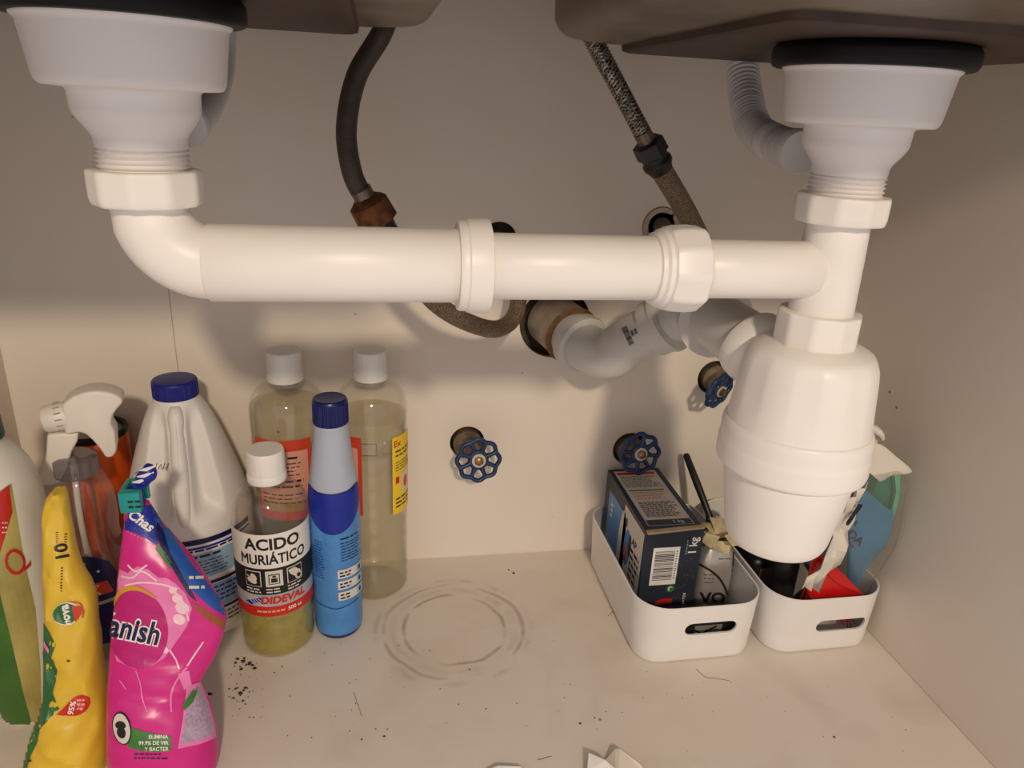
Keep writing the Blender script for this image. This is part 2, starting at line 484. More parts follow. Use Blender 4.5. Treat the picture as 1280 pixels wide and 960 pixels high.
def thread(mb, c, r, z0, z1, n=5):
    pr = [(r - .001, z0)]
    for k in range(n):
        a = z0 + (z1 - z0) * (k + .1) / n; b = z0 + (z1 - z0) * (k + .5) / n; e = z0 + (z1 - z0) * (k + .9) / n
        pr += [(r - .0006, a), (r + .0009, b), (r - .0006, e)]
    pr.append((r - .001, z1)); return mb.lathe(pr, c, 48)
def hexnut(c, r, z0, z1, n=10, soft=.0016):
    """faceted slip nut: flats between short rounded corners"""
    def rf(t, rr, z):
        s_ = 2 * pi / n; a = (t % s_) - s_ / 2
        return min(rr, rr * .965 / cos(a))
    return MB().lathe(arcprof([(0, z0), (r * .96, z0), (r, z0 + .004), (r, z1 - .002), (r * .985, z1), (r * .8, z1), (0, z1)], soft), c, 120, rf)
for k, dx in enumerate(DX):
    c = (dx, Y0)
    st = thing('basket_strainer', ('white plastic sink strainer above the pipe elbow, joining the horizontal waste pipe' if k == 0 else
               'white plastic sink strainer above the tee pipe and bottle trap'), 'sink strainer', (dx, Y0, .479), 'sink strainers')
    MB().lathe(arcprof([(0, Z_TOP), (.0535, Z_TOP), (.0558, .558), (.0558, .551), (.0540, .5485), (0, .5485)], .002), c, 72).build('gasket', M_rubber, st)
    MB().lathe(arcprof([(0, .5495), (.0485, .5495), (.0485, .5475), (.0466, .5465), (.0434, .5215), (.0415, .5182), (.0305, .5175), (.0300, .507),
                        (.028, .5035), (.0222, .4955), (.0218, .489), (0, .489)], .0018), c, 72).build('strainer_body', M_pvc2, st)
    thread(MB(), c, .0216, .477, .490, 5).build('threaded_neck', M_pvc2, st)
PZ = .4308
waste = thing('waste_pipe', 'white plastic horizontal waste pipe joining both strainers, with elbow, tee and slip nuts', 'pipe', (.083, Y0, PZ))
cL, cR = (DX[0], Y0), (DX[1], Y0)
hexnut(cL, .0278, .4615, .4795, 10).build('slip_nut', M_pvc, waste)
hexnut(cR, .0280, .4610, .4780, 10).build('slip_nut', M_pvc, waste)
# left elbow: vertical down, sweeping right
el = [(DX[0], Y0, .463)]
RB = .029
for t in range(0, 13):
    a = pi / 2 * t / 12
    el.append((DX[0] + RB - RB * cos(a), Y0, PZ + RB - RB * sin(a)))
el.append((DX[0] + RB + .006, Y0, PZ))
MB().tube(el, [.0190] * 3 + [.0200] * (len(el) - 3), 48).build('elbow', M_pvc, waste, 60)
def xpipe(x0, x1, r, name, lip=0):
    pts, rd = [], []
    for x, q in ((x0, r - .0012), (x0 + .0012, r), (x1 - .0012, r), (x1, r - .0012)):
        pts.append((x, Y0, PZ)); rd.append(q)
    return MB().tube(pts, rd, 56).build(name, M_pvc, waste, 45)
xpipe(DX[0] + .0265, .048, .0212, 'pipe_section')
xpipe(.050, .176, .0194, 'pipe_section')
xpipe(.176, DX[1] - .012, .0181, 'pipe_section')
def xnut(x0, x1, r, steps):
    pts = [(x, Y0, PZ) for x, q in steps]; rd = [q for x, q in steps]
    return MB().tube(pts, rd, 64).build('union_nut', M_pvc, waste, 30)
xnut(0, 0, 0, [(.0455, .0205), (.0455, .0255), (.047, .0262), (.050, .0262), (.051, .0270), (.0615, .0275), (.0635, .0270), (.0640, .0255), (.0640, .0195)])
xnut(0, 0, 0, [(.1635, .0200), (.1640, .0215), (.1665, .0222), (.1680, .0238), (.1705, .0240), (.1715, .0252)])
def xhex():
    n = 10; vs = []; rings = []
    for x, q in ((.171, .0235), (.172, .0252), (.176, .0262), (.186, .0268), (.1925, .0262), (.1945, .0245), (.1948, .0182)):
        rg = []
        for k in range(120):
            t = 2 * pi * k / 120; s_ = 2 * pi / n; a = (t % s_) - s_ / 2
            rr = min(q, q * .965 / cos(a)); rg.append(Vector((x, Y0 + rr * cos(t), PZ + rr * sin(t))))
        rings.append(rg)
    return MB().loft(rings)
xhex().build('union_nut', M_pvc, waste, 30)
# tee: vertical tapering pipe with fillet where the branch runs in
MB().lathe(arcprof([(0, .4640), (.0188, .4640), (.0190, .4580), (.0196, .44), (.0203, .4030), (.0200, .3850), (0, .3850)], .001), cR, 56).build('tee', M_pvc, waste)
trap = thing('bottle_trap', 'white plastic bottle trap hanging under the tee pipe, ring round its middle', 'drain trap', (DX[1], Y0, .2195))
hexnut(cR, .0264, .3800, .4045, 10, .003).build('slip_nut', M_pvc, trap)
def flats(t, r, z):
    n = 8; s_ = 2 * pi / n; a = ((t + .15) % s_) - s_ / 2
    k = max(0, min(1, (z - .326) / .02)) * max(0, min(1, (.380 - z) / .01 + .2))
    return r * (1 - k) + min(r, r * .982 / cos(a)) * k
MB().lathe(arcprof([(0, .3835), (.024, .3835), (.031, .3825), (.0390, .3785), (.0428, .3720), (.0440, .363), (.0458, .342), (.0474, .3250), (.0474, .318), (0, .318)], .003), cR, 160, flats).build('trap_body', M_pvc, trap, 35)
MB().lathe(arcprof([(.041, .3270), (.0488, .3260), (.0500, .3210), (.0500, .3120), (.0508, .3095), (.0508, .2970), (.0496, .2940), (.041, .2935)], .0018), cR, 96).build('lock_ring', M_pvc, trap, 35)
MB().lathe(arcprof([(0, .2945), (.0446, .2945), (.0428, .2800), (.0362, .2380), (.0325, .2310), (0, .2295)], .004), cR, 96).build('trap_cup', M_pvc, trap, 50)
# outlet collar at the back of the trap
o0 = at(985, 432, y=.428); o1 = at(917, 404, y=.505); od = (o1 - o0).normalized()
o0 = Vector((DX[1], Y0, .345)); o1 = at(914, 404, y=.50); od = (o1 - o0).normalized()
oc = [o0 + od * k for k in (.03, .042, .044, .047, .052, .058, .061, .062)]
MB().tube(oc, [.023, .023, .0255, .0268, .0275, .0275, .0266, .022], 56).build('outlet_collar', M_pvc, trap, 35)

# ================================================================== grey drain pipe into the wall
M_gpvc = mat('grey_white_pvc', (206, 203, 198), .35, var=.03, scale=30)
M_scale = mat('rusty_sealant', (120, 88, 58), .8, var=.45, scale=90, bump=.5)
gp = thing('wall_drain_pipe', 'grey white PVC elbow pipe running from the bottle trap into the back wall', 'pipe', (.2, .70, .24))
hc = HOLES['drain'][0]
A = Vector((hc.x, YB + .020, hc.z)); B = at(703, 411, y=.742); Cc = at(752, 445, y=.690); D = at(838, 400, y=.640)
E_ = at(868, 388, y=.600); G_ = o0 + od * .056
R1 = .0246
def ring_tube(pts, rad, name, m=M_gpvc, n=48, sm=40): return MB().tube(pts, rad, n).build(name, m, gp, sm)
dAB = (at(722, 425, y=.722) - A).normalized()
ring_tube([A, A + dAB * .044], [.0300, .0300], 'wall_sleeve', mat('dirty_pale_sleeve', (164, 148, 128), .7, var=.25, scale=60))
ring_tube([A + dAB * .043, A + dAB * .0455, A + dAB * .048], [.0305, .0320, .0285], 'sealing_ring', M_scale)
ring_tube([A + dAB * .044, A + dAB * .066], [.0262, .0262], 'pipe_stub')
S0 = A + dAB * .064
ring_tube([S0 - dAB * .005, S0 - dAB * .004, S0 + dAB * .003, S0 + dAB * .008, S0 + dAB * .009], [.0246, .0312, .0318, .0308, .0246], 'socket_rim')
ePts = spline([tuple(S0), tuple(S0 + dAB * .014), tuple(Cc + (D - Cc) * .12 + Vector((0, 0, -.004))), tuple(Cc + (D - Cc) * .45), tuple(D)], 8)
ring_tube(ePts, [R1] * len(ePts), 'elbow', sm=60)
dd = (D - (Cc + (D - Cc) * .45)).normalized()
ring_tube([D - dd * .022, D - dd * .020, D - dd * .006, D - dd * .005, D - dd * .001, D], [R1, .0284, .0290, .0312, .0312, .0240], 'elbow_socket')
p2 = spline([tuple(D - dd * .004), tuple(D + dd * .012), tuple(E_ + Vector((.004, .008, .004))), tuple(at(893, 399, y=.535)), tuple(G_)], 8)
ring_tube(p2, [.0228] * len(p2), 'second_elbow', sm=60)
q = at(893, 399, y=.535); gdir = ((G_ - q).normalized() + (q - E_).normalized()).normalized()
ring_tube([q - gdir * .012, q - gdir * .010, q - gdir * .001, q + gdir * .004, q + gdir * .005], [.0240, .0280, .0290, .0312, .0240], 'socket_rim')
M_ink = mat('black_ink', (28, 26, 28), .5); M_inkg = mat('grey_ink', (90, 86, 84), .6)
eo = [o for o in gp.children if o.name.startswith('elbow') and 'socket' not in o.name]
pr = Print(flip=True, xf=quadxf([(777, 411), (792, 402), (801, 424), (787, 432)]))
pr.barcode(.0, .0, .42, 1, M_ink, 1, horiz=True); pr.lines(.5, .02, .72, .98, 1, M_inkg, 1, .3, 5); pr.lines(.8, .02, .98, .98, 1, M_inkg, 1, .3, 5)
pr.build('printed_mark', gp, decal(eo), 3, .0003)

# ================================================================== corrugated overflow hoses
M_corr = mat('grey_white_corrugated', (214, 212, 214), .45, var=.03)
def corr_hose(pts, r0, name, label, smooth_tail):
    P = spline(pts, 30); rd = []; s_ = 0
    for i, p in enumerate(P):
        if i: s_ += (Vector(p) - Vector(P[i - 1])).length
        rd.append(s_)
    Ltot = rd[-1]
    rr = [r0 * (1 + (.055 * sin(v * 2 * pi / .0052) if v < Ltot - smooth_tail else -.04)) for v in rd]
    t = thing(name, label, 'hose', P[0])
    MB().tube(P, rr, 28).build('hose_body', M_corr, t, 60)
    e = Vector(P[-1]); d = (Vector(P[-1]) - Vector(P[-3])).normalized()
    MB().tube([e - d * .016, e - d * .015, e - d * .004, e], [r0, r0 * 1.08, r0 * 1.12, r0 * 1.02], 28).build('hose_cuff', M_corr, t, 40)
    return t
corr_hose([tuple(at(928, 40, y=.626)), tuple(at(928, 80, y=.624)), tuple(at(932, 118, y=.606)), tuple(at(943, 160, y=.566)), tuple(at(970, 180, y=.515)), tuple(at(1003, 190, y=.462))],
          .0130, 'overflow_hose', 'pale corrugated plastic overflow hose beside the strainer over the bottle trap', .022)
corr_hose([tuple(at(280, 10, y=.622)), tuple(at(277, 45, y=.622)), tuple(at(275, 85, y=.606)), tuple(at(264, 122, y=.560)), tuple(at(248, 146, y=.505)), tuple(at(232, 158, y=.456))],
          .0105, 'overflow_hose', 'pale plastic overflow hose half hidden behind the strainer over the elbow', 1.0)

# ================================================================== water supply hoses
def braid_mat(name, a, b_, metal=.6, scale=620):
    m = bpy.data.materials.new(name); m.use_nodes = True
    nt = m.node_tree; N = nt.nodes; L = nt.links; b = N['Principled BSDF']
    b.inputs['Roughness'].default_value = .4; b.inputs['Metallic'].default_value = metal
    tc = N.new('ShaderNodeTexCoord'); v = N.new('ShaderNodeTexVoronoi'); v.inputs['Scale'].default_value = scale
    L.new(tc.outputs['Object'], v.inputs['Vector'])
    r = N.new('ShaderNodeValToRGB'); r.color_ramp.elements[0].position = .15; r.color_ramp.elements[1].position = .65
    r.color_ramp.elements[0].color = sc(a); r.color_ramp.elements[1].color = sc(b_)
    L.new(v.outputs['Distance'], r.inputs[0]); L.new(r.outputs[0], b.inputs['Base Color'])
    bp = N.new('ShaderNodeBump'); bp.inputs['Strength'].default_value = .7; bp.inputs['Distance'].default_value = .001
    L.new(v.outputs['Distance'], bp.inputs['Height']); L.new(bp.outputs[0], b.inputs['Normal'])
    return m
M_dhose = mat('dark_worn_rubber_braid', (72, 64, 58), .5, .2, var=.25, scale=80, bump=.3, bscale=500)
M_braid = braid_mat('steel_braid', (168, 160, 148), (30, 26, 24))
M_tan = braid_mat('old_tan_braid', (164, 142, 116), (96, 80, 64), .2, 900)
M_rust = mat('rusty_nut', (118, 74, 40), .75, .3, var=.5, scale=120, bump=.6, bscale=250)
M_blackp = mat('black_plastic', (30, 30, 32), .42, var=.1)
def braided_bundle(mb, P, r, n=8, turns=20, wire=.0007):
    for s_ in (1, -1):
        for k in range(n):
            pts = []
            for i, p in enumerate(P):
                p = Vector(p); d = (Vector(P[min(i + 1, len(P) - 1)]) - Vector(P[max(0, i - 1)])).normalized()
                u = Vector((0, 1, 0)); u = (u - d * u.dot(d)).normalized(); v = d.cross(u)
                a = 2 * pi * k / n + s_ * turns * 2 * pi * i / len(P)
                pts.append(p + (u * cos(a) + v * sin(a)) * (r + (.0003 if s_ > 0 else 0)))
            mb.tube(pts, wire, 4, False)
    return mb
h1 = thing('supply_hose', 'dark rubber supply hose curving from the sink to a rusty nut, looping under the pipe', 'hose', at(480, 30, y=.60))
Pa = spline([tuple(at(494, -30, y=.624)), tuple(at(480, 35, y=.624)), tuple(at(446, 95, y=.618)), tuple(at(433, 160, y=.610)), tuple(at(440, 215, y=.605)), tuple(at(455, 247, y=.605))], 10)
MB().tube(Pa, .0080, 20).build('upper_hose', M_dhose, h1, 60)
n0 = at(455, 245, y=.605); n1 = at(486, 300, y=.612); nd = (n1 - n0).normalized()
MB().tube([n0, n0 + nd * .004, n0 + nd * .006, n0 + nd * .0235], [.0082, .0130, .0160, .0168], 8).build('rusty_nut', M_rust, h1, 50)
MB().tube([n0 - nd * .006, n0 + nd * .003], [.0086, .0086], 20).build('ferrule', mat('dull_metal', (120, 108, 96), .35, .8), h1)
MB().tube([n0 + nd * .020, n0 + nd * .036], [.0120, .0115], 20).build('hose_connector', M_blackp, h1)
Pb = spline([tuple(n0 + nd * .034), tuple(at(515, 345, y=.625)), tuple(at(550, 383, y=.64)), tuple(at(590, 405, y=.655)), tuple(at(622, 411, y=.672)), tuple(at(643, 395, y=.695)), tuple(at(648, 362, y=.715)), tuple(at(638, 325, y=.728)), (HOLES['supply_l'][0].x, .752, HOLES['supply_l'][0].z), (HOLES['supply_l'][0].x, .786, HOLES['supply_l'][0].z)], 10)
MB().tube(Pb, .0085, 20).build('lower_hose', M_tan, h1, 60)
h2 = thing('supply_hose', 'steel braided supply hose with a black coupling nut behind the waste pipe', 'hose', at(745, 57, y=.60))
Pc = spline([tuple(at(722, 10, y=.624)), tuple(at(748, 62, y=.624)), tuple(at(779, 120, y=.619)), tuple(at(806, 172, y=.615))], 14)
MB().tube(Pc, .0070, 20).build('upper_hose', M_braid, h2, 60)
braided_bundle(MB(), Pc, .0072, 6, 7, .0006).build('braid', mat('braid_wire', (176, 168, 156), .35, .8), h2, 60)
k0 = at(806, 172, y=.615); k1 = at(830, 220, y=.622); kd = (k1 - k0).normalized()
MB().tube([k0 - kd * .006, k0 + kd * .006], [.0074, .0074], 20).build('ferrule', mat('dull_metal', (0, 0, 0)), h2)
MB().tube([k0 + kd * .004, k0 + kd * .005, k0 + kd * .017, k0 + kd * .018], [.0110, .0135, .0140, .0115], 6).build('coupling_nut', M_blackp, h2, 30)
MB().tube([k0 + kd * .018, k0 + kd * .021, k0 + kd * .024, k0 + kd * .027, k0 + kd * .031, k0 + kd * .034], [.0112, .0112, .0130, .0130, .0108, .0100], 24).build('coupling_collar', M_blackp, h2, 30)
hr = HOLES['supply_r'][0]
MB().tube([(hr.x, YB + .020, hr.z), (hr.x, YB + .001, hr.z), (hr.x, YB - .002, hr.z), (hr.x, YB - .002, hr.z), (hr.x, YB + .018, hr.z)], [.0205, .0205, .0200, .0150, .0148], 32, False).build('wall_sleeve', mat('pale_sleeve', (190, 174, 156), .5), h2, 40)
Pd = spline([tuple(k0 + kd * .030), tuple(at(848, 248, y=.632)), tuple(at(868, 285, y=.645)), tuple(at(884, 322, y=.665)), tuple(at(880, 350, y=.69)), tuple(at(856, 345, y=.715)), tuple(at(838, 312, y=.728)), (hr.x, .752, hr.z), (hr.x, .786, hr.z)], 10)
MB().tube(Pd, [.0095] * len(Pd), 20).build('lower_hose', M_tan, h2, 60)

# ================================================================== stop valves
M_blue = mat('blue_enamel', (34, 52, 92), .38, .1, var=.25, scale=60, bump=.2)
M_brass = mat('old_brass', (150, 118, 84), .35, .9, var=.2)
M_pale = mat('pale_tag', (196, 186, 168), .5)
M_fit = mat('grimy_fitting', (120, 104, 86), .55, .5, var=.4, scale=70, bump=.4)
def valve(px, py, hole, label, R, face, y=.712, phase=0):
    hc = HOLES[hole][0]; c = at(px, py, y=y)
    t = thing('stop_valve', label, 'valve', (hc.x, YB, hc.z), 'blue stop valves')
    n = Vector(face).normalized()
    ex = n.cross(Vector((0, 0, 1))).normalized() * -1; ey = ex.cross(n) * -1
    if ey.z < 0: ey = -ey
    def P(r, a, h=0): return c + ex * (r * cos(a)) + ey * (r * sin(a)) + n * h
    MB().tube([Vector((hc.x, YB + .028, hc.z)), Vector((hc.x, YB - .006, hc.z)), Vector((hc.x, YB - .010, hc.z))], [.0165, .0165, .012], 28).build('valve_body', M_fit, t, 40)
    MB().tube([Vector((hc.x, YB - .004, hc.z)), c - n * .004], [.0100, .0080], 20).build('bonnet', M_fit, t, 40)
    wheel = []
    for k in range(96):
        a = 2 * pi * k / 96 + phase; wheel.append(P(R * (1 + .055 * cos(8 * a)), a))
    wheel.append(wheel[0]); 
    hw_ = MB().tube(wheel, .0026, 10, False).build('handwheel', M_blue, t, 60)
    for k in range(8):
        a = 2 * pi * (k + .5) / 8 + phase
        MB().tube([P(R * .42, a, -.001), P(R * .7, a, .0005), P(R * .97, a, 0)], [.0034, .0024, .0028], 8).build('spoke', M_blue, hw_, 60)
    MB().lathe(arcprof([(0, -.004), (R * .50, -.004), (R * .52, 0), (R * .45, .002), (0, .0025)], .0008), (0, 0), 32, axis=(c, n)).build('wheel_hub', M_blue, hw_, 40)
    MB().lathe([(0, .0020), (R * .34, .0022), (R * .34, .0034), (0, .0036)], (0, 0), 32, axis=(c, n)).build('pale_disc', M_pale, hw_, 40)
    MB().lathe([(0, .003), (.0052, .0032), (.0052, .0062), (.0035, .0072), (0, .0076)], (0, 0), 6, axis=(c, n)).build('centre_nut', M_brass, hw_, 30)
    return t
valve(598, 575, 'v1', 'blue handwheel stop valve on the bare wall, clear of the bins and pipes', .0225, (.03, -1, .16))
valve(800, 567, 'v2', 'blue handwheel stop valve just above the navy carton', .0225, (.10, -1, .14), phase=.2)
valve(899, 488, 'v3', 'blue handwheel stop valve half hidden behind the bottle trap', .0200, (.55, -1, -.25), y=.715)

# ================================================================== bottles and cans
M_clear = clear_mat('clear_plastic', (253, 252, 250), .035, (226, 220, 210), .05, 1.0, 1.5)
M_liq = clear_mat('clear_liquid', (253, 251, 242), .07, (232, 224, 196), .02, .6)
M_liqy = clear_mat('yellow_liquid', (244, 236, 160), .34, (216, 204, 100), .02, .6)
M_cap = mat('white_cap', (236, 232, 226), .4, var=.02)
M_white = mat('white_paper', (232, 228, 222), .5, var=.02); M_off = mat('off_white_print', (214, 206, 196), .5, var=.02)
M_red = mat('red_print', (196, 40, 30), .45, var=.06); M_redo = mat('orange_red_print', (206, 66, 40), .45, var=.05)
M_pinkl = mat('salmon_print', (226, 160, 138), .5, var=.04); M_yel = mat('yellow_print', (240, 204, 40), .45, var=.04)
M_navy = mat('navy_print', (18, 22, 74), .4, var=.1); M_blu = mat('blue_print', (24, 44, 150), .4, var=.06)
M_lblu = mat('light_blue_print', (150, 184, 214), .45, var=.05); M_sky = mat('sky_blue_print', (70, 132, 196), .35, var=.06)
M_gray = mat('grey_print', (168, 172, 178), .45, var=.05); M_green = mat('green_print', (62, 120, 54), .45, var=.08)
def pet_profile(rb, zs, zt, rn, foot=.003):
    """clear bottle: ribbed wall, round shoulder from zs up to the neck at zt"""
    pr = [(0, .004), (rb * .55, .003), (rb * .86, 0), (rb * .97, .004), (rb, .012), (rb * .985, .020), (rb, .028)]
    z = .040
    while z < zs - .02:
        pr += [(rb * .99, z), (rb * .975, z + .002), (rb * .99, z + .004)]; z += .019
    pr += [(rb, zs - .010), (rb * .995, zs)]
    for t in range(1, 9):
        a = t / 8; pr.append((rn + (rb - rn) * (cos(a * pi / 2) ** .8), zs + (zt - .006 - zs) * sin(a * pi / 2) ** 1.15))
    pr += [(rn, zt)]
    return pr
def cap(t, c, r, z0, z1, m=M_cap, n=72):
    def rf(a, rr, z): return rr - (.00025 if int(a / (2 * pi) * 144) % 2 and z0 + .010 < z < z1 - .002 else 0)
    o = MB().lathe([(0, z0), (r * 1.02, z0), (r * 1.035, z0 + .001), (r * 1.035, z0 + .0065), (r * 1.0, z0 + .0075), (r * .985, z0 + .0082), (r * 1.0, z0 + .0095), (r, z0 + .011),
                    (r * .985, z1 - .0025), (r * .965, z1 - .0008), (r * .93, z1), (0, z1)], c, 144, rf).build('cap', m, t, 35)
    MB().lathe([(0, z0 - .004), (r * .92, z0 - .004), (r * 1.02, z0 - .0025), (r * 1.02, z0 - .001), (r * .9, z0), (0, z0)], c, 48).build('neck_ring', m if m != M_cap else M_clear, t, 35)
    return o
def pet_bottle(c, rb, zs, zt, rn, zc, fill, liq, label, group):
    t = thing('plastic_bottle', label, 'bottle', (c[0], c[1], 0), group)
    pr = pet_profile(rb, zs, zt, rn)
    MB().lathe(pr, c, 64).build('bottle_shell', M_clear, t, 60)
    lp = [(max(0, r - .0012) if r else 0, z + .0012) for r, z in pr if z < fill]
    MB().lathe(lp + [(lp[-1][0], fill), (0, fill)], c, 64).build('liquid', liq, t, 50)
    cap(t, c, rn + .0022, zt - .001, zc)
    return t
# acid bottle
cA = (-.1045, .6345); rA = .0350
acid = pet_bottle(cA, rA, .152, .184, .0150, .2135, .056, M_liqy, 'clear bottle of yellow acid lettered MURIÁTICO, white cap, beside the blue bottle', 'clear bottles with white caps')
L = Print(xf=lambda u, v: (u * .90, .0535 + (v - .030) * .92))
hw = .062
L.rect(-hw, .030, hw, .128, M_white, 0)
L.text('ACIDO', .001, .1160, .0180, M_ink, 1, bold=.030, sx=1.0)
for ox in (-.00028, 0, .00028):
    for oy in (-.0003, .0003): L.text('MURIÁTICO', .001 + ox, .0985 + oy, .0165, M_ink, 1, sx=.80)
L.rect(-hw, .0570, hw, .0885, M_ink, 1)
for k in (-1, 0, 1):
    x = k * .0215; L.rect(x - .0085, .067, x + .0085, .0855, M_white, 2); L.rect(x - .0078, .0677, x + .0078, .0848, M_ink if k else M_off, 3)
    L.lines(x - .0085, .0585, x + .0085, .0655, 2, M_off, 2, .45, 3, seed=k + 5)
L.ell(-.0225, .074, .0055, .003, M_off, 4, -.4); L.ell(-.0205, .0785, .003, .0045, M_off, 4, .5); L.strip([(-.028, .080), (-.022, .076)], .0012, M_off, 4)
L.rect(-.0055, .070, .0055, .082, M_ink, 4); L.rect(-.0045, .071, .0045, .081, M_off, 5); L.rect(-.003, .0725, .003, .0775, M_ink, 6); L.ell(0, .0795, .002, .0012, M_ink, 6)
L.poly([(.014, .083), (.021, .084), (.0285, .077), (.022, .072), (.016, .078)], M_off, 4); L.ell(.0255, .0725, .0042, .0042, M_off, 4); L.ell(.0255, .0725, .0024, .0024, M_ink, 5)
L.rect(-hw, .0425, hw, .0570, M_gray, 1)
L.poly([(-.034, .046), (-.016, .054), (-.012, .050), (-.026, .0435)], M_blu, 2)
for k in range(4): L.strip([(-.033 + k * .004, .0555), (-.021 + k * .004, .044)], .0007, M_white, 3)
L.text('DIDEVAL', .008, .0500, .0118, M_red, 3, bold=.045, shear=.18, sx=1.0)
L.rect(-hw, .030, hw, .0425, M_red, 1)
L.lines(-.020, .0335, .010, .0395, 1, M_pinkl, 2, .4, 7); L.text('500 cc', .0195, .0365, .0060, M_white, 2, bold=.02)
L.build('label', acid, cylmap(cA, rA + .0002, .14), (.003, 0))
# two tall bottles against the wall
cB, cC = (-.0930, .7160), (-.0090, .7165); rB = .0375
bt1 = pet_bottle(cB, rB, .221, .252, .0150, .2815, .226, M_liq, 'tall clear bottle with white cap behind the acid bottle, faded red label', 'clear bottles with white caps')
bt2 = pet_bottle(cC, rB, .221, .252, .0150, .2815, .212, M_liq, 'tall clear bottle with white cap behind the blue bottle, red and yellow labels', 'clear bottles with white caps')
def red_label(t, c, ph, x0, x1, seed):
    L = Print(xf=lambda u, v: (u, v + .028)); L.rect(x0, .082, x1, .172, M_redo, 0); L.rect(x0 + .004, .092, x1 - .004, .160, M_pinkl, 1)
    L.lines(x0 + .007, .150, x1 - .008, .156, 1, M_ink, 2, .4, 4, seed); L.lines(x0 + .007, .132, x1 - .008, .149, 4, M_inkg, 2, .35, 6, seed + 1)
    L.lines(x0 + .007, .118, x1 - .008, .130, 2, M_ink, 2, .4, 5, seed + 2); L.lines(x0 + .007, .100, x1 - .008, .114, 3, M_inkg, 2, .35, 6, seed + 3)
    L.rect(x0 + .004, .092, x1 - .004, .104, M_yel, 1)
    L.build('label', t, cylmap(c, rB + .0002, ph), (.003, 0))
red_label(bt1, cB, 0, -.034, .026, 11); red_label(bt2, cC, 0, -.048, -.010, 21)
L = Print(xf=lambda u, v: (u, v + .018)); L.rect(.022, .088, .060, .178, M_yel, 0); L.text('Ex', .0285, .170, .010, M_red, 1, bold=.02); L.lines(.026, .154, .056, .164, 2, M_ink, 1, .35, 4, 31)
L.lines(.026, .138, .056, .150, 4, M_inkg, 1, .35, 5, 32); L.rect(.026, .124, .031, .132, M_red, 1); L.rect(.035, .112, .050, .134, M_off, 1); L.ell(.042, .122, .004, .007, M_redo, 2)
L.lines(.026, .094, .056, .108, 3, M_ink, 1, .4, 4, 33)
L.build('back_label', bt2, cylmap(cC, rB + .0002, 0), (.003, 0))
for t, c in ((bt1, cB), (bt2, cC)):           # moulded square panels under the shoulder
    for a in (-.75, -.1, .55):
        pts = []
        for u, v in ((-.009, .180), (.009, .180), (.009, .193), (-.009, .193), (-.009, .180)):
            ph = a + u / rB; pts.append((c[0] + (rB + .0002) * sin(ph), c[1] - (rB + .0002) * cos(ph), v))
        MB().tube(pts, .0007, 6).build('moulded_panel', M_clear, t, 60)
# blue spray bottle
cS = (-.0455, .6465)
M_trl = mat('milky_blue_plastic', (176, 184, 200), .3, var=.04, spec=.5)
M_bluecap = mat('deep_blue_cap', (16, 24, 92), .3, var=.05)
M_blab = mat('wet_blue_label', (74, 136, 200), .25, var=.10, scale=55, bump=.35, bscale=160)
sp = thing('cleaner_bottle', 'slim blue cleaner bottle with dark blue cap and milky neck, left of the ring stain', 'bottle', (cS[0], cS[1], 0))
MB().lathe(arcprof([(0, .1540), (.0240, .1540), (.0238, .165), (.0222, .178), (.0185, .205), (.0160, .228), (.0156, .2375), (0, .2375)], .002), cS, 64).build('milky_neck', M_trl, sp, 50)
MB().lathe(arcprof([(0, .0), (.0215, 0), (.0232, .003), (.0236, .006), (0, .006)], .001), cS, 64).build('base_rim', M_bluecap, sp, 40)
MB().lathe(arcprof([(0, .004), (.0236, .004), (.0243, .010), (.0245, .10), (.0245, .156), (0, .156)], .002), cS, 64).build('bottle_body', M_blab, sp, 50)
def capf(a, rr, z): return rr - (.0003 if int(a / (2 * pi) * 160) % 2 and z < .255 else 0)
MB().lathe(arcprof([(0, .2330), (.0160, .2330), (.0166, .2350), (.0164, .2550), (.0148, .2585), (.0125, .2580), (0, .2570)], .0012), cS, 160, capf).build('cap', M_bluecap, sp, 30)
def rS(z): return .0247 if z < .156 else .0247 + (.0240 - .0247) * (z - .156) / .009 if z < .165 else .0240 + (.0224 - .0240) * (z - .165) / .013
L = Print(xf=lambda u, v: (u, v + .0135))
pts = [(x, .139 - .027 * (1 - (x / .034) ** 2)) for x in [(-.034 + .068 * k / 16) for k in range(17)]]
L.poly(pts + [(.034, .157), (.026, .160), (.013, .1565), (0, .1555), (-.013, .1565), (-.026, .160), (-.034, .157)][:7], M_blu, 0)
L.strip([(-.034, .158), (-.017, .1565), (0, .1555), (.017, .1565), (.034, .158)], .0012, M_bluecap, 1)
L.lines(.006, .105, .028, .108, 1, M_navy, 1, .6, 3, 40); L.lines(.006, .080, .030, .103, 7, M_navy, 1, .3, 5, 41)
for k, z in enumerate((.066, .053, .040)):
    L.rect(.002, z - .0045, .032, z + .0055, M_off, 1); L.lines(.004, z - .0035, .016, z + .004, 2, M_navy, 2, .5, 2, 44 + k)
    L.rect(.0225, z - .0035, .031, z + .0045, M_lblu, 2); L.ell(.0265, z + .0005, .0018, .0028, M_navy, 3)
L.lines(-.022, .06, -.010, .104, 14, M_blu, 1, .3, 3, 49); L.strip([(-.024, .030), (0, .026), (.024, .030)], .0010, M_blu, 1)
rd = random.Random(5)
L.build('label', sp, cylmap(cS, rS, .0), (.0025, .004))
mbd = MB()
for k in range(70):                            # drops of water on the label
    a = rd.uniform(-1.3, 1.3); z = rd.uniform(.008, .125); r = rd.uniform(.0004, .0011)
    n = Vector((sin(a), -cos(a), 0)); p = Vector((cS[0], cS[1], z)) + n * .0246
    mbd.lathe([(0, r * .6), (r * .7, r * .35), (r, -.0002)], (0, 0), 8, axis=(p, n))
mbd.build('water_drops', M_clear, sp, 60, kind='stuff')
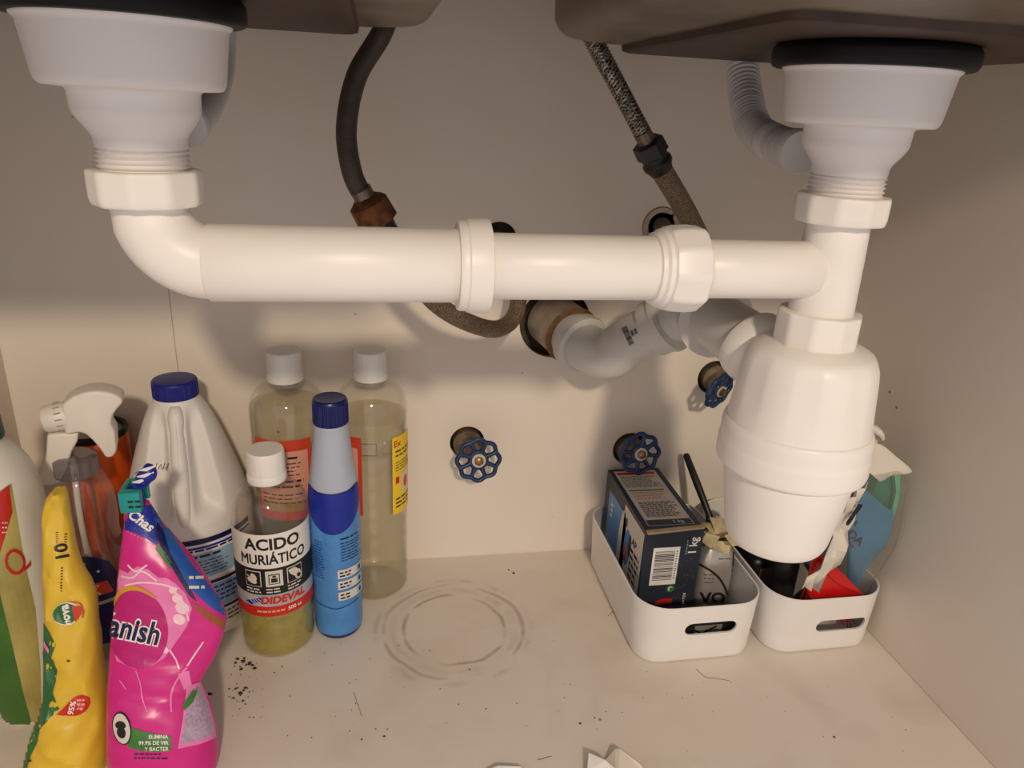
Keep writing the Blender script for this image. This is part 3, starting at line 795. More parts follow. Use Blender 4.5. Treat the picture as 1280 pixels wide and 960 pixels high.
# bleach jug
cJ = (-.1920, .6955); rJ = .0600
M_jug = mat('white_jug_plastic', (226, 222, 216), .42, var=.03, scale=18, bump=.05)
jug = thing('bleach_jug', 'white bleach jug with blue cap, moulded front grip and blue label', 'jug', (cJ[0], cJ[1], 0))
HTH = .16                                       # direction of the grip
def jugr(t, r, z):
    a = (t - HTH + pi) % (2 * pi) - pi
    k = max(0, min(1, (z - .134) / .018)) * max(0, min(1, (.240 - z) / .02))
    wd = .0085 / max(r, .02)
    s_ = abs(a)
    if s_ < wd: d = 0
    elif s_ < wd + .55: q = (s_ - wd) / .55; d = sin(pi * min(1, q * 2.2) / 2) if q < .4545 else cos((q - .4545) / .5455 * pi / 2)
    else: d = 0
    return r - .0130 * d * k * (r / .05)
prj = spline([(.0, .003), (.053, .0), (.0590, .005), (.0600, .015), (.0600, .110), (.0592, .126), (.0545, .148), (.0420, .190), (.0300, .224), (.0205, .242), (.0195, .246)], 6)
MB().lathe([(max(0, r), z) for r, z in prj] + [(0, .246)], cJ, 160, jugr).build('jug_body', M_jug, jug, 60)
grip = []
for z, r in ((.132, .0565), (.142, .0565), (.156, .0530), (.172, .0485), (.188, .0435), (.204, .0380), (.218, .0330), (.231, .0275), (.239, .0225)):
    grip.append((cJ[0] + (r - .0025) * sin(HTH), cJ[1] - (r - .0025) * cos(HTH), z))
MB().tube(spline(grip, 4), [.004 + .0035 * sin(pi * min(1, (i + 3) / 34)) + (.0022 if i > 24 else 0) * sin(pi * (i - 24) / 9 if i > 24 else 0) for i in range(33)], 20).build('grip', M_jug, jug, 70)
seam = [Vector(p) + Vector((sin(HTH), -cos(HTH), 0)) * .0070 + Vector((0, 0, .0016)) for p in grip[2:-1]]
MB().tube(spline([tuple(p) for p in seam], 3), .0004, 6).build('mould_seam', M_jug, jug, 60)
def cpj(a, rr, z): return rr - (.0003 if int(a / (2 * pi) * 180) % 2 and z < .2592 else 0)
MB().lathe(arcprof([(0, .2440), (.0202, .2440), (.0207, .2450), (.0205, .2590), (.0192, .2610), (0, .2615)], .001), cJ, 180, cpj).build('cap', mat('royal_blue_cap', (20, 28, 120), .4, var=.05), jug, 30)
L = Print(xf=lambda u, v: (u, .010 + (v - .006) * 1.46))
L.rect(-.060, .006, .078, .080, M_white, 0); L.rect(-.060, .0760, .078, .0800, M_navy, 1); L.rect(-.060, .0725, .078, .0742, M_blu, 1)
L.lines(-.02, .0700, .060, .0728, 1, M_navy, 2, .5, 9, 51); L.rect(.010, .050, .054, .069, M_lblu, 1)
L.lines(.013, .0655, .050, .068, 1, M_navy, 2, .7, 4, 52); L.lines(.013, .052, .050, .064, 5, M_inkg, 2, .35, 6, 53)
L.rect(.006, .044, .078, .0465, M_navy, 2); L.rect(.010, .024, .060, .043, M_lblu, 1); L.lines(.028, .028, .056, .042, 4, M_blu, 2, .4, 5, 54)
L.rect(.006, .0215, .078, .0235, M_navy, 2); L.poly([(.000, .010), (.014, .008), (.024, .020), (.018, .034), (.008, .040), (.000, .030)], M_blu, 3)
L.lines(.028, .010, .058, .020, 3, M_inkg, 2, .4, 6, 55); L.rect(-.060, .006, -.004, .060, M_blu, 1)
L.build('label', jug, cylmap(cJ, rJ + .0002, 0), (.004, 0))
jb = [o for o in jug.children if o.name.startswith('jug_body')]
L = Print(flip=True)
for p in ([(186, 583), (190, 580), (194, 586)], [(196, 579), (194, 587)], [(198, 586), (201, 580), (203, 587)], [(206, 579), (204, 586), (208, 584)], [(211, 579), (208, 588)], [(169, 592), (173, 589), (171, 595)]):
    L.strip(p, 1.0, M_ink, 0)
L.build('scribbled_mark', jug, decal(jb), 2, .0003)
# orange can
cO = (-.2810, .7240)
can = thing('aerosol_can', 'orange can with dark rim and no lid, behind the spray bottle', 'can', (cO[0], cO[1], 0))
M_or = mat('orange_paint', (206, 84, 26), .35, var=.08); M_drk = mat('dark_metal_rim', (40, 34, 30), .4, .6)
MB().lathe(arcprof([(0, 0), (.029, 0), (.0305, .003), (.0305, .190), (.0290, .1945), (0, .1945)], .001), cO, 56).build('can_body', M_or, can, 40)
MB().lathe(arcprof([(.0245, .1930), (.0305, .1930), (.0312, .1955), (.0300, .2000), (.0275, .2005), (.0262, .1960)], .001), cO, 56).build('rim', M_drk, can, 40)
MB().lathe(arcprof([(0, .2060), (.010, .2055), (.013, .2000), (.026, .1965), (.026, .1930), (0, .1930)], .001), cO, 40).build('dome', mat('dull_can_top', (150, 140, 126), .4, .6), can, 40)
MB().lathe(arcprof([(0, .2180), (.006, .2175), (.007, .2050), (0, .2050)], .001), cO, 24).build('nozzle', M_blackp, can, 40)
# spray bottle
cT = (-.2700, .6460)
M_tr = mat('white_trigger_plastic', (230, 222, 212), .38, var=.02)
sb = thing('spray_bottle', 'clear spray bottle with white trigger head, in front of the orange can', 'spray bottle', (cT[0], cT[1], 0))
prs = spline([(0, .003), (.026, 0), (.0300, .006), (.0305, .030), (.0302, .100), (.0275, .118), (.0262, .130), (.0272, .145), (.0262, .168), (.0215, .184), (.0165, .193), (.0150, .200)], 5)
MB().lathe([(max(0, r), z) for r, z in prs], cT, 56).build('bottle_shell', M_clear, sb, 60)
lp = [(max(0, r - .0015), z + .001) for r, z in prs if z < .055]
MB().lathe(lp + [(0, lp[-1][1])], cT, 48).build('liquid', M_liq, sb, 60)
MB().lathe(arcprof([(0, .190), (.0185, .190), (.0190, .192), (.0185, .206), (.0140, .209), (0, .209)], .001), cT, 48).build('collar', clear_mat('smoky_plastic', (200, 198, 200), .25, (150, 146, 150)), sb, 40)
MB().tube(spline([(cT[0] - .002, cT[1], .205), (cT[0] - .004, cT[1] - .001, .12), (cT[0] + .004, cT[1], .012)], 6), .0026, 10).build('dip_tube', mat('milky_tube', (214, 208, 198), .4), sb, 60)
# trigger head: side outline traced at its distance, then given its real thickness
def outl(pts, y):
    q = [at(a, b, y=y) for a, b in pts]; return [(p.x - cT[0], p.z) for p in q]
RZ = Matrix.Translation((cT[0], cT[1], 0)) @ Matrix.Rotation(RAD(12), 4, 'Z')
head = [(80, 500), (92, 491), (108, 486), (124, 486), (140, 490), (151, 497), (152, 503), (145, 510), (139, 519), (138, 529), (143, 538), (145, 562), (140, 569), (132, 569), (127, 560), (118, 548), (108, 538), (100, 535), (84, 537)]
hd_ = MB().prism(outl(head, cT[1]), .024, RZ, .0035, 3).build('trigger_head', M_tr, sb, 45)
trg = [(62, 537), (99, 537), (98, 548), (91, 560), (86, 580), (79, 594), (72, 599), (58, 599), (50, 595), (51, 590), (57, 580), (61, 562)]
MB().prism(outl(trg, cT[1]), .017, RZ, .0030, 3).build('trigger', M_tr, hd_, 45)
nzc = RZ @ Vector((at(84, 519, y=cT[1]).x - cT[0], 0, at(84, 519, y=cT[1]).z))
ndir = RZ.to_3x3() @ Vector((-1, -.10, -.08)).normalized()
MB().tube([nzc, nzc + ndir * .004, nzc + ndir * .0165, nzc + ndir * .0185], [.0125, .0130, .0118, .0105], 36).build('nozzle', M_tr, hd_, 40)
MB().tube([nzc + ndir * .018, nzc + ndir * .0195], [.0055, .005], 20).build('nozzle_tip', M_cap, hd_, 40)
mk = MB()
for k in range(14):
    a = 2 * pi * k / 14; u = ndir.orthogonal().normalized(); v = ndir.cross(u); e = u * cos(a) + v * sin(a)
    mk.tube([nzc + ndir * .0035 + e * .01285, nzc + ndir * .0085 + e * .01245], .0006, 5)
mk.build('nozzle_marks', mat('moulded_grey', (150, 140, 130), .5), hd_)
L = Print(xf=lambda u, v: (u, v + .034)); L.poly([(-.034, -.012), (.030, -.012), (.030, .060), (.024, .074), (.012, .083), (-.004, .087), (-.020, .086), (-.034, .080)], M_navy, 0)
L.lines(-.012, .072, .006, .080, 2, M_off, 1, .4, 3, 61); L.ell(.014, .068, .0012, .0012, M_white, 1)
L.poly([(-.030, .060), (.020, .056), (.024, .042), (-.030, .046)], M_redo, 1)
L.text('ex', .004, .0505, .020, M_white, 2, bold=.05, sx=.8); L.text('ex', .004, .0505, .020, M_redo, 3, bold=.012, sx=.8)
L.rect(-.034, .0325, .030, .036, M_gray, 1)
L.build('label', sb, cylmap(cT, lambda z: (.0307 if z < .098 else .0307 - (z - .098) * .12), .0), (.003, .006))

# ================================================================== white bins and what they hold
M_bin = mat('white_bin_plastic', (232, 229, 226), .4, var=.015)
def bin_(x0, x1, y0, y1, z1, label, slot):
    cx, cy = (x0 + x1) / 2, (y0 + y1) / 2; hx, hy = (x1 - x0) / 2, (y1 - y0) / 2
    t = thing('storage_bin', label, 'storage bin', (cx, cy, 0), 'white bins by the back wall')
    prof = []
    def ring(f, z, ins): return rrect(cx, cy, hx * f - ins, hy * f - ins + (1 - f) * hy * .35, (.034 - (1 - f) * .13) - ins, z, 8)
    lo = .93; th = .0022; R_ = []
    R_.append(ring(lo, 0, .004)); R_.append(ring(lo, .0015, .001)); R_.append(ring(lo, .005, 0))
    for k in range(1, 9): R_.append(ring(lo + (1 - lo) * k / 8, .005 + (z1 - .005) * k / 8, 0))
    R_.append(ring(1, z1 + .0008, .0011)); R_.append(ring(1, z1, th))
    for k in range(7, -1, -1): R_.append(ring(lo + (1 - lo) * k / 8, max(.004, .005 + (z1 - .005) * k / 8), th))
    o = MB().loft(R_).build('bin_body', M_bin, t, 50)
    sx, sz, sw, sh = slot; pts = []
    c2 = MB(); ringf = []
    for (kx, a0) in ((1, -pi / 2), (-1, pi / 2)):
        for k in range(9): a = a0 + pi * k / 8; ringf.append((sx + kx * (sw / 2 - sh / 2) + sh / 2 * cos(a), sz + sh / 2 * sin(a)))
    c2.loft([[Vector((p[0], y0 - .03, p[1])) for p in ringf], [Vector((p[0], y0 + .045, p[1])) for p in ringf]])
    cut(o, [c2])
    return t
s1 = at(886, 781, y=.553); s2 = at(1047, 776, y=.553)
bin_(.2455, .3815, .5460, .7500, .0690, 'white plastic bin holding the navy carton, oblong hand slot in front', (s1.x, s1.z, .055, .0150))
bin_(.3865, .5165, .5440, .7500, .0690, 'white plastic bin against the side wall holding the red brush and clear bag', (s2.x, s2.z, .057, .0150))
# navy carton
M_box = mat('navy_carton', (38, 44, 58), .5, var=.12, scale=30); M_card = mat('brown_card_edge', (196, 170, 132), .7)
bx = thing('carton', 'navy cardboard carton marked 1 kg with a barcode, top flap lifting', 'box', (.2945, .672, .004))
BX0, BX1, BY0, BY1, BZ = .2640, .3270, .6025, .7380, .1225
MB().box((BX0, BY0, .0056), (BX1, BY1, BZ), .0008, 1).build('carton_body', M_box, bx, 40)
flap = MB()
flap.add([(BX0 + .001, BY0 - .0015, BZ - .003), (BX1 - .001, BY0 - .0010, BZ + .0005), (BX1, BY0 + .002, BZ + .0022), (BX0, BY0 + .001, BZ - .0006), (BX0 + .001, BY0 - .0030, BZ + .0005), (BX1 - .001, BY0 - .0025, BZ + .0035), (BX1, BY0 + .002, BZ + .0040), (BX0, BY0 + .001, BZ + .0014)],
         [(0, 1, 2, 3), (4, 5, 6, 7), (0, 1, 5, 4), (1, 2, 6, 5), (2, 3, 7, 6), (3, 0, 4, 7)])
flap.build('card_flap', M_card, bx, 0)
fw, fh = BX1 - BX0, BZ - .0045
L = Print()                                    # front face, u right, v up from bottom left
L.rect(.010, .052, .039, .098, M_white, 0); L.barcode(.0125, .058, .034, .094, M_ink, 1, horiz=True, seed=9); L.lines(.0355, .058, .0375, .094, 12, M_inkg, 1, .5, 1)
L.text('1 kg', .053, .098, .0125, M_white, 1, rot=pi / 2, bold=.015); L.lines(.0455, .088, .0470, .106, 8, M_gray, 1, .5, 1)
L.ell(.0345, .0465, .0045, .0045, M_green, 1); L.ell(.0345, .0465, .0028, .0028, M_off, 2); L.ell(.0352, .0458, .0018, .0018, M_green, 3); L.rect(.0345, .0462, .0392, .0478, M_green, 3)
L.poly([(.018, .026), (.0385, .028), (.0385, .034), (.026, .034), (.020, .031)], M_red, 1); L.lines(.050, .022, .053, .040, 6, M_off, 1, .6, 1, 71)
for k in range(90):
    a, b = rd.uniform(.036, .062), rd.uniform(.03, .085); L.rect(a, b, a + rd.uniform(.0004, .0011), b + rd.uniform(.0004, .0016), M_inkg, 0)
L.build('front_print', bx, face_map((BX0, BY0 - .0001, .0045), (1, 0, 0), (0, 0, 1), (0, -1, 0)), 0, .00012)
L = Print(); dl = BY1 - BY0                    # top face, u right, v to the back
L.rect(.005, .010, .056, dl - .006, M_lblu, 0); L.rect(.0062, .018, .0548, dl - .007, M_off, 1); L.rect(.0075, dl - .016, .053, dl - .010, M_red, 2)
L.lines(.008, dl - .046, .053, dl - .019, 10, M_inkg, 2, .42, 8, 72); L.rect(.0085, dl - .054, .050, dl - .0515, M_green, 2)
L.lines(.010, dl - .074, .048, dl - .056, 5, M_redo, 2, .3, 9, 73); L.lines(.010, .026, .053, .058, 12, M_inkg, 2, .6, 9, 74); L.rect(.0062, .011, .0548, .021, M_box, 2); L.text('1 kg', .040, .0160, .0075, M_white, 3)
L.build('top_print', bx, face_map((BX0, BY0, BZ), (1, 0, 0), (0, 1, 0), (0, 0, 1)), 0, .00012)
L = Print()                                    # left face, u to the front (right as seen), v up
L.rect(.016, .010, .088, .100, M_sky, 0); L.rect(.070, .008, dl - .004, fh - .006, M_off, 1); L.ell(.070, .055, .012, .048, M_off, 1)
L.ell(.088, .068, .010, .022, M_sky, 2); L.ell(.085, .060, .004, .012, M_redo, 3); L.ell(.096, .075, .004, .014, M_box, 3); L.ell(.080, .095, .003, .006, M_box, 3)
L.text('AP', .108, .085, .012, M_ink, 2, bold=.03); L.lines(.100, .030, .130, .078, 6, M_ink, 2, .5, 3, 75); L.lines(.075, .012, .130, .026, 2, M_redo, 2, .4, 5, 76); L.lines(.026, .070, .034, .090, 3, M_white, 1, .5, 2, 77)
L.build('side_print', bx, face_map((BX0, BY1, .0045), (0, -1, 0), (0, 0, 1), (-1, 0, 0)), 0, .00012)
# black stick behind the carton
k0 = at(857, 567, y=.741); k1 = at(887, 645, y=.688); kd = (k1 - k0); k2 = Vector((.3665, .664, .008))
kn = thing('plastic_knife', 'black plastic utensil handle leaning on the wall behind the carton', 'utensil', k2)
MB().tube([k0, k0 + kd * .03, k0 + kd * .5, k1, k2], [.0022, .0040, .0046, .0040, .0034], 12).build('handle', M_blackp, kn, 60)
# tied foil packet
M_foil = mat('silver_foil', (186, 180, 172), .32, .55, var=.12, scale=50, bump=.4, bscale=70); M_stain = mat('stained_film', (206, 190, 150), .35, .1, var=.35, scale=60, bump=.5, bscale=120)
M_dots = mat('grey_speckled_print', (84, 84, 88), .5, .1, var=.7, scale=700)
fp = thing('foil_packet', 'silver foil packet with black lettering and a twisted stained top, beside the carton', 'packet', (.355, .62, .004))
rings = []
for z, hw_, hd, dx in ((.0056, .017, .013, 0), (.012, .0195, .0160, 0), (.04, .0203, .0170, 0), (.07, .0205, .017, 0), (.084, .0195, .0145, .001), (.092, .0150, .010, .002), (.098, .010, .0075, .003)):
    rings.append([Vector((.3515 + dx + hw_ * (1 if cos(a) > 0 else -1) * abs(cos(a)) ** .6, .620 + hd * (1 if sin(a) > 0 else -1) * abs(sin(a)) ** .7, z + .0012 * sin(5 * a) * (z > .05)))
                  for a in [2 * pi * k / 36 for k in range(36)]])
fo = MB().loft(rings).build('packet_body', M_foil, fp, 35)
tw = MB()
for k in range(11):
    a = 2 * pi * k / 11 + .3; r1 = rd.uniform(.022, .032); zt = rd.uniform(.100, .116)
    p0 = Vector((.3565, .620, .096)); e = Vector((cos(a), sin(a), 0)); e2 = Vector((-sin(a), cos(a), 0)); w_ = rd.uniform(.008, .013)
    tw.add([p0 - e2 * .003, p0 + e2 * .003, p0 + e * r1 * .6 + e2 * w_ + Vector((0, 0, zt - .094)), p0 + e * r1 * .6 - e2 * w_ + Vector((0, 0, zt - .097)), p0 + e * r1 + e2 * w_ * .8 + Vector((0, 0, zt - .104)), p0 + e * r1 - e2 * w_ * .8 + Vector((0, 0, zt - .102))],
           [(0, 1, 2, 3), (3, 2, 4, 5)])
tw.build('twisted_top', M_stain, fp, 60)
rb = []
for k in range(25):
    a = 2 * pi * k / 12; rb.append((.3565 + .0108 * cos(a), .620 + .0085 * sin(a), .0965 + .0016 * sin(a * .5 + k)))
MB().tube(rb, .0012, 6).build('rubber_band', mat('rubber_band', (206, 190, 160), .6), fp, 60)
L = Print(flip=True)
L.poly([(917, 690), (946, 684), (942, 790), (908, 790)], M_dots, 0); L.strip([(917, 688), (909, 790)], 1.2, M_ink, 1)
L.strip(spline([(872, 704), (888, 713), (900, 724), (908, 740), (910, 757)], 5), [2.6] * 21, M_ink, 1)
L.text('VO', 891, 748, 19, M_ink, 1, bold=.035, sx=1.15); L.lines(880, 716, 896, 730, 3, M_inkg, 1, .22, 3, 81); L.lines(898, 697, 914, 700, 1, M_inkg, 1, .4, 2, 82)
L.poly([(862, 770), (874, 770), (874, 792), (862, 792)], M_ink, 1); L.strip([(872, 774), (890, 778), (900, 771)], 2.2, M_ink, 1); L.poly([(908, 768), (922, 768), (922, 792), (908, 792)], M_ink, 1); L.lines(880, 778, 905, 790, 3, M_inkg, 1, .45, 4, 83)
L.maxlen = .012
L.build('print', fp, decal(fo), 3, .0003)

# ---- the second bin
def atp(px, py, y0=.566, z0=.02, y1=.540, z1=.205):
    """pixel onto the sloping plane on which the bag leans (through y0,z0 and y1,z1)"""
    n = Vector((0, z1 - z0, -(y1 - y0))); p = Vector((0, y0, z0)); d = ray(px, py)
    return CAM + d * ((p - CAM).dot(n) / d.dot(n))
PN = Vector((0, .185, .026)).normalized()       # plane normal, away from the camera
def slab(pts, depth0, thick, bulge=0, n=3, subdiv=0, **kw):
    """a real slab with a traced outline: rounded front and back, standing on the leaning plane"""
    P = [atp(a, b, **kw) + PN * depth0 for a, b in spline(list(pts) + [pts[0]], 3)[:-1]]
    c = sum(P, Vector()) / len(P); rings = []
    for k, (f, d) in enumerate(((.02, 0), (.55, .02), (.86, .10), (.96, .25), (1, .5), (.96, .75), (.86, .9), (.55, .98), (.02, 1))):
        dd = d * thick - (bulge * (1 - f) if d < .5 else -bulge * (1 - f))
        rings.append([c + (p - c) * f + PN * dd for p in P])
    return MB().loft(rings)
M_teal = mat('teal_green_plastic', (28, 128, 96), .35, var=.15, scale=30); M_tedge = mat('pale_green_edge', (96, 196, 150), .4)
M_dteal = mat('dark_green_plastic', (22, 88, 72), .35, var=.15)
M_bpk = mat('blue_packet_film', (48, 128, 172), .3, .1, var=.2, scale=26, bump=.3, bscale=40)
M_film = clear_mat('clear_bag_film', (244, 244, 242), .10, (206, 204, 198), .12)
M_wfilm = mat('white_bag_film', (222, 214, 202), .3, .0, var=.06, bump=.4, bscale=50)
gs = thing('plastic_scoop', 'bright green plastic scoop with two lobes inside the clear bag', 'scoop', atp(1100, 690))
slab([(1083, 606), (1100, 600), (1122, 597), (1135, 601), (1139, 612), (1137, 635), (1130, 662), (1112, 668), (1098, 652), (1086, 630)], .0222, .008, .0005).build('bright_lobe', M_teal, gs, 60)
slab([(1131, 599), (1138, 603), (1140, 614), (1137, 640), (1128, 668), (1124, 664), (1131, 636), (1134, 614)], .0158, .005).build('pale_edge', M_tedge, gs, 60)
slab([(1074, 610), (1082, 597), (1094, 592), (1103, 598), (1113, 607), (1100, 640), (1092, 650), (1078, 640)], .0158, .005, .0004).build('dark_lobe', M_dteal, gs, 60)
bp_ = thing('blue_packet', 'blue film packet with dark letters inside the clear bag', 'packet', atp(1095, 760))
bo = slab([(1079, 612), (1096, 626), (1116, 644), (1127, 652), (1117, 690), (1093, 718), (1076, 752), (1068, 754), (1068, 700), (1072, 650)], .0090, .0066, .0004).build('packet_body', M_bpk, bp_, 50)
L = Print(flip=True); L.text('DA', 1069, 672, 15, M_navy, 1, rot=-.72, bold=.03); L.poly([(1064, 652), (1072, 650), (1069, 658)], M_navy, 1)
L.strip([(1056, 668), (1066, 684)], 3, mat('purple_print', (70, 40, 90), .5), 1); L.maxlen = .012
L.build('lettering', bp_, decal(bo), 3, .0003)
# clear bag round both, white gathered top with a loop handle
bag = thing('plastic_bag', 'clear plastic bag with a white loop handle leaning on the side wall', 'plastic bag', atp(1110, 745))
slab([(1052, 600), (1075, 585), (1100, 590), (1130, 585), (1142, 598), (1138, 640), (1127, 690), (1101, 730), (1082, 764), (1060, 766), (1058, 700), (1048, 650)], .000, .0390, .0005).build('clear_film', M_film, bag, 60)
slab([(1066, 570), (1092, 562), (1108, 562), (1126, 576), (1147, 596), (1122, 600), (1106, 608), (1092, 594), (1078, 600), (1062, 618), (1050, 640), (1046, 612)], .0060, .004, .0005).build('white_top', M_wfilm, bag, 40)
lp = [atp(a, b) + PN * .018 for a, b in ((1083, 552), (1094, 547), (1106, 549), (1115, 556), (1118, 563))]
MB().tube(spline([tuple(p) for p in lp], 5), [.0018 + .0022 * sin(pi * i / 20) for i in range(21)], 10).build('loop_handle', M_wfilm, bag, 60)
MB().tube([atp(1106, 561) + PN * .014, atp(1104, 580) + PN * .014], [.0016, .0022], 8).build('handle_tie', M_wfilm, bag, 60)
slab([(1083, 560), (1094, 561), (1108, 579), (1096, 580), (1080, 575)], .028, .004).build('green_show_through', M_dteal, gs, 60)
# crinkled white wrapper running down to the left of the bag
wr = thing('white_wrapper', 'crinkled white plastic wrapper between the bottle trap and the clear bag', 'wrapper', (.44, .585, .02))
wp = []; rows = [((1082, 600), (1058, 618)), ((1066, 622), (1048, 632)), ((1066, 640), (1040, 646)), ((1052, 656), (1034, 662)), ((1050, 668), (1020, 678)), ((1034, 684), (1012, 694)), ((1022, 700), (998, 706)), ((1010, 722), (988, 714))]
V_, F_ = [], []
for i, (a, b) in enumerate(rows):
    for j in range(5):
        t = j / 4; p = atp(a[0] + (b[0] - a[0]) * t, a[1] + (b[1] - a[1]) * t) + PN * ((-.007 if i < 4 else -.020) + .003 * (-1) ** (i + j) + .002 * sin(i * 2 + j)); V_.append(p)
for i in range(len(rows) - 1):
    for j in range(4): F_.append((i * 5 + j, i * 5 + j + 1, (i + 1) * 5 + j + 1, (i + 1) * 5 + j))
wo = MB().add(V_, F_).build('crinkled_film', M_wfilm, wr, 20)
md = wo.modifiers.new('thickness', 'SOLIDIFY'); md.thickness = .0012
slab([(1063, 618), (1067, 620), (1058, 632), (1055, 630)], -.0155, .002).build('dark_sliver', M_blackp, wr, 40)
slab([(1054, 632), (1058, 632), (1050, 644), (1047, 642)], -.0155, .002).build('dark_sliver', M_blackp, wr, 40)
# grey sponge, red brush, black tube, navy bottle neck, yellow clip
sg = thing('sponge', 'blue grey sponge block behind the red brush', 'sponge', (.455, .60, .03))
slab([(1024, 690), (1040, 668), (1060, 682), (1078, 700), (1076, 758), (1050, 764), (1032, 740)], .0400, .018, 0).build('sponge_block', mat('blue_grey_foam', (92, 104, 116), .8, bump=.6, bscale=300, var=.1), sg, 40)
rbr = thing('scrub_brush', 'red plastic scrub brush with red bristles lying in the bin', 'brush', (.455, .575, .02))
M_rp = mat('red_plastic', (196, 24, 22), .32, var=.08)
slab([(1016, 692), (1026, 690), (1050, 712), (1078, 742), (1080, 756), (1060, 764), (1036, 752), (1008, 742), (1008, 712)], -.0066, .0060, 0).build('brush_block', M_rp, rbr, 35)
slab([(1018, 696), (1026, 694), (1068, 730), (1066, 734), (1036, 718)], -.0100, .0032, 0).build('brush_rib', M_rp, rbr, 35)
br = MB()
for k in range(60):
    t = rd.random(); a = atp(1006 + 52 * t, 728 + 26 * t + rd.uniform(-6, 6)) + PN * rd.uniform(-.005, -.001); 
    q = atp(1006 + 56 * t + rd.uniform(-10, 14), 752 + 26 * t + rd.uniform(-2, 14)); br.tube([a, q + PN * rd.uniform(.003, .006)], [.0007, .0005], 5)
br.build('bristles', M_rp, rbr, 60, kind='stuff')
bt = thing('black_tube', 'black plastic tube standing between the white wrapper and bin edge', 'tube', (.425, .59, .004))
MB().tube([(.4235, .5955, .0056), (.4225, .5940, .080), (.4222, .5938, .084), (.422, .5935, .106), (.422, .5935, .110)], [.0125, .0130, .0120, .0115, .009], 32).build('tube_body', M_blackp, bt, 40)
MB().tube([(.4236, .5957, .0056), (.4235, .5955, .012)], [.0134, .0134], 32).build('tube_collar', M_blackp, bt, 40)
nb = thing('navy_packet', 'dark navy packet lying across the bin beside the black tube', 'packet', (.41, .64, .03))
MB().tube([(.406, .700, .078), (.407, .685, .079), (.408, .650, .0785), (.409, .626, .0775), (.410, .616, .076)], [.004, .0105, .0115, .0105, .004], 16).build('packet_body', mat('dark_navy_film', (24, 26, 66), .3, var=.3), nb, 40)
MB().tube([(.4081, .646, .0784), (.4085, .634, .0779)], [.0120, .0118], 16).build('red_band', M_red, nb, 40)
dk = thing('dark_pouch', 'black folded pouch under the navy packet', 'pouch', (.41, .65, .004))
MB().box((.4010, .6220, .0056), (.445, .700, .066), .010, 3).build('pouch_body', mat('black_film', (26, 24, 26), .35, var=.3, bump=.4, bscale=60), dk, 60)
MB().box((.411, .6208, .030), (.436, .6222, .054), .0004, 1).build('pouch_patch', mat('brown_patch', (90, 66, 50), .6), dk, 40)
yc = thing('spring_clip', 'small olive yellow clip behind the red brush', 'clip', atp(1082, 740))
slab([(1076, 716), (1084, 714), (1085, 732), (1078, 744), (1074, 732)], .0610, .005).build('clip_arm', mat('olive_yellow', (150, 136, 40), .4), yc, 40)
slab([(1082, 716), (1088, 718), (1087, 738), (1082, 742)], .0680, .005).build('clip_arm', mat('olive_yellow', (0, 0, 0)), yc, 40)
# things low in the bins, seen through the hand slots
sa = thing('sachet', 'black and silver sachet lying low in the bin with the carton', 'sachet', (.335, .582, .004))
so = MB().box((.292, .5660, .0056), (.362, .5985, .034), .004, 2).build('sachet_body', M_blackp, sa, 40)
L = Print(); L.rect(.022, .002, .052, .026, M_foil, 0); L.lines(.034, .004, .050, .022, 4, M_ink, 1, .4, 4, 85); L.strip([(.014, .026), (.030, .016), (.046, .024)], .0025, M_ink, 1); L.lines(.002, .004, .012, .026, 5, M_off, 1, .3, 2, 86)
L.build('print', sa, face_map((.292, .566, .0045), (1, 0, 0), (0, 0, 1), (0, -1, 0)), 0, .0002)
ct = thing('cleaning_cloth', 'dark olive cloth crumpled under the red brush', 'cloth', (.45, .60, .004))
rg = []
for k, (z, f) in enumerate(((.0060, .95), (.010, 1.0), (.016, .97), (.022, .85), (.027, .5), (.028, .1))):
    rg.append([Vector((.4770 + .0270 * f * cos(a) * (1 + .06 * sin(5 * a + k)), .6070 + .0190 * f * sin(a) * (1 + .06 * sin(4 * a + k)), z + (.002 * sin(6 * a + k) if 1 < k else 0))) for a in [2 * pi * j / 40 for j in range(40)]])
MB().loft(rg).build('folds', mat('olive_cloth', (66, 62, 40), .9, var=.3, scale=60), ct, 60)

# ================================================================== pouches and bottle at the left
def loft_px(rows, y_top, y_bot, depth, n=40, crumple=0, seed=1, sq=.75, steps=4):
    """a stuffed pouch: outline rows (row, left px, right px) placed on a leaning sheet, with real depth"""
    R_ = spline([tuple(map(float, r)) for r in rows], steps); rings = []; rr = random.Random(seed)
    r0, r1 = R_[0][0], R_[-1][0]
    ph = [rr.uniform(0, 6.28) for _ in range(8)]
    for i, (row, l, r) in enumerate(R_):
        t = (row - r0) / (r1 - r0); y = y_top + (y_bot - y_top) * t
        a = at(l, row, y=y); b = at(r, row, y=y); c = (a + b) / 2; hw = (b - a) / 2; d = depth(t); ring = []
        for k in range(n):
            q = 2 * pi * k / n; cx, sy = cos(q), sin(q)
            e = 1 + crumple * (sin(3 * q + ph[0] + i * .55) * .5 + sin(7 * q + ph[1] - i * .9) * .35 + sin(5 * q + i * 1.7 + ph[2]) * .4)
            P_ = c + hw * (math.copysign(abs(cx) ** sq, cx)) + Vector((0, -1, 0)) * d * math.copysign(abs(sy) ** .8, sy) * e
            P_.z = max(P_.z, .0004); ring.append(P_)
        rings.append(ring)
    return MB().loft(rings)
M_pink = mat('magenta_film', (206, 36, 132), .28, var=.07, scale=16, bump=.12, bscale=40)
M_pinkd = mat('dark_magenta_print', (186, 26, 116), .3, var=.08); M_pinkp = mat('pale_pink_print', (230, 126, 182), .3, var=.12, scale=60)
M_splash = mat('white_pink_splash', (240, 200, 214), .3, var=.08); M_gold = mat('gold_print', (206, 150, 40), .35, var=.1)
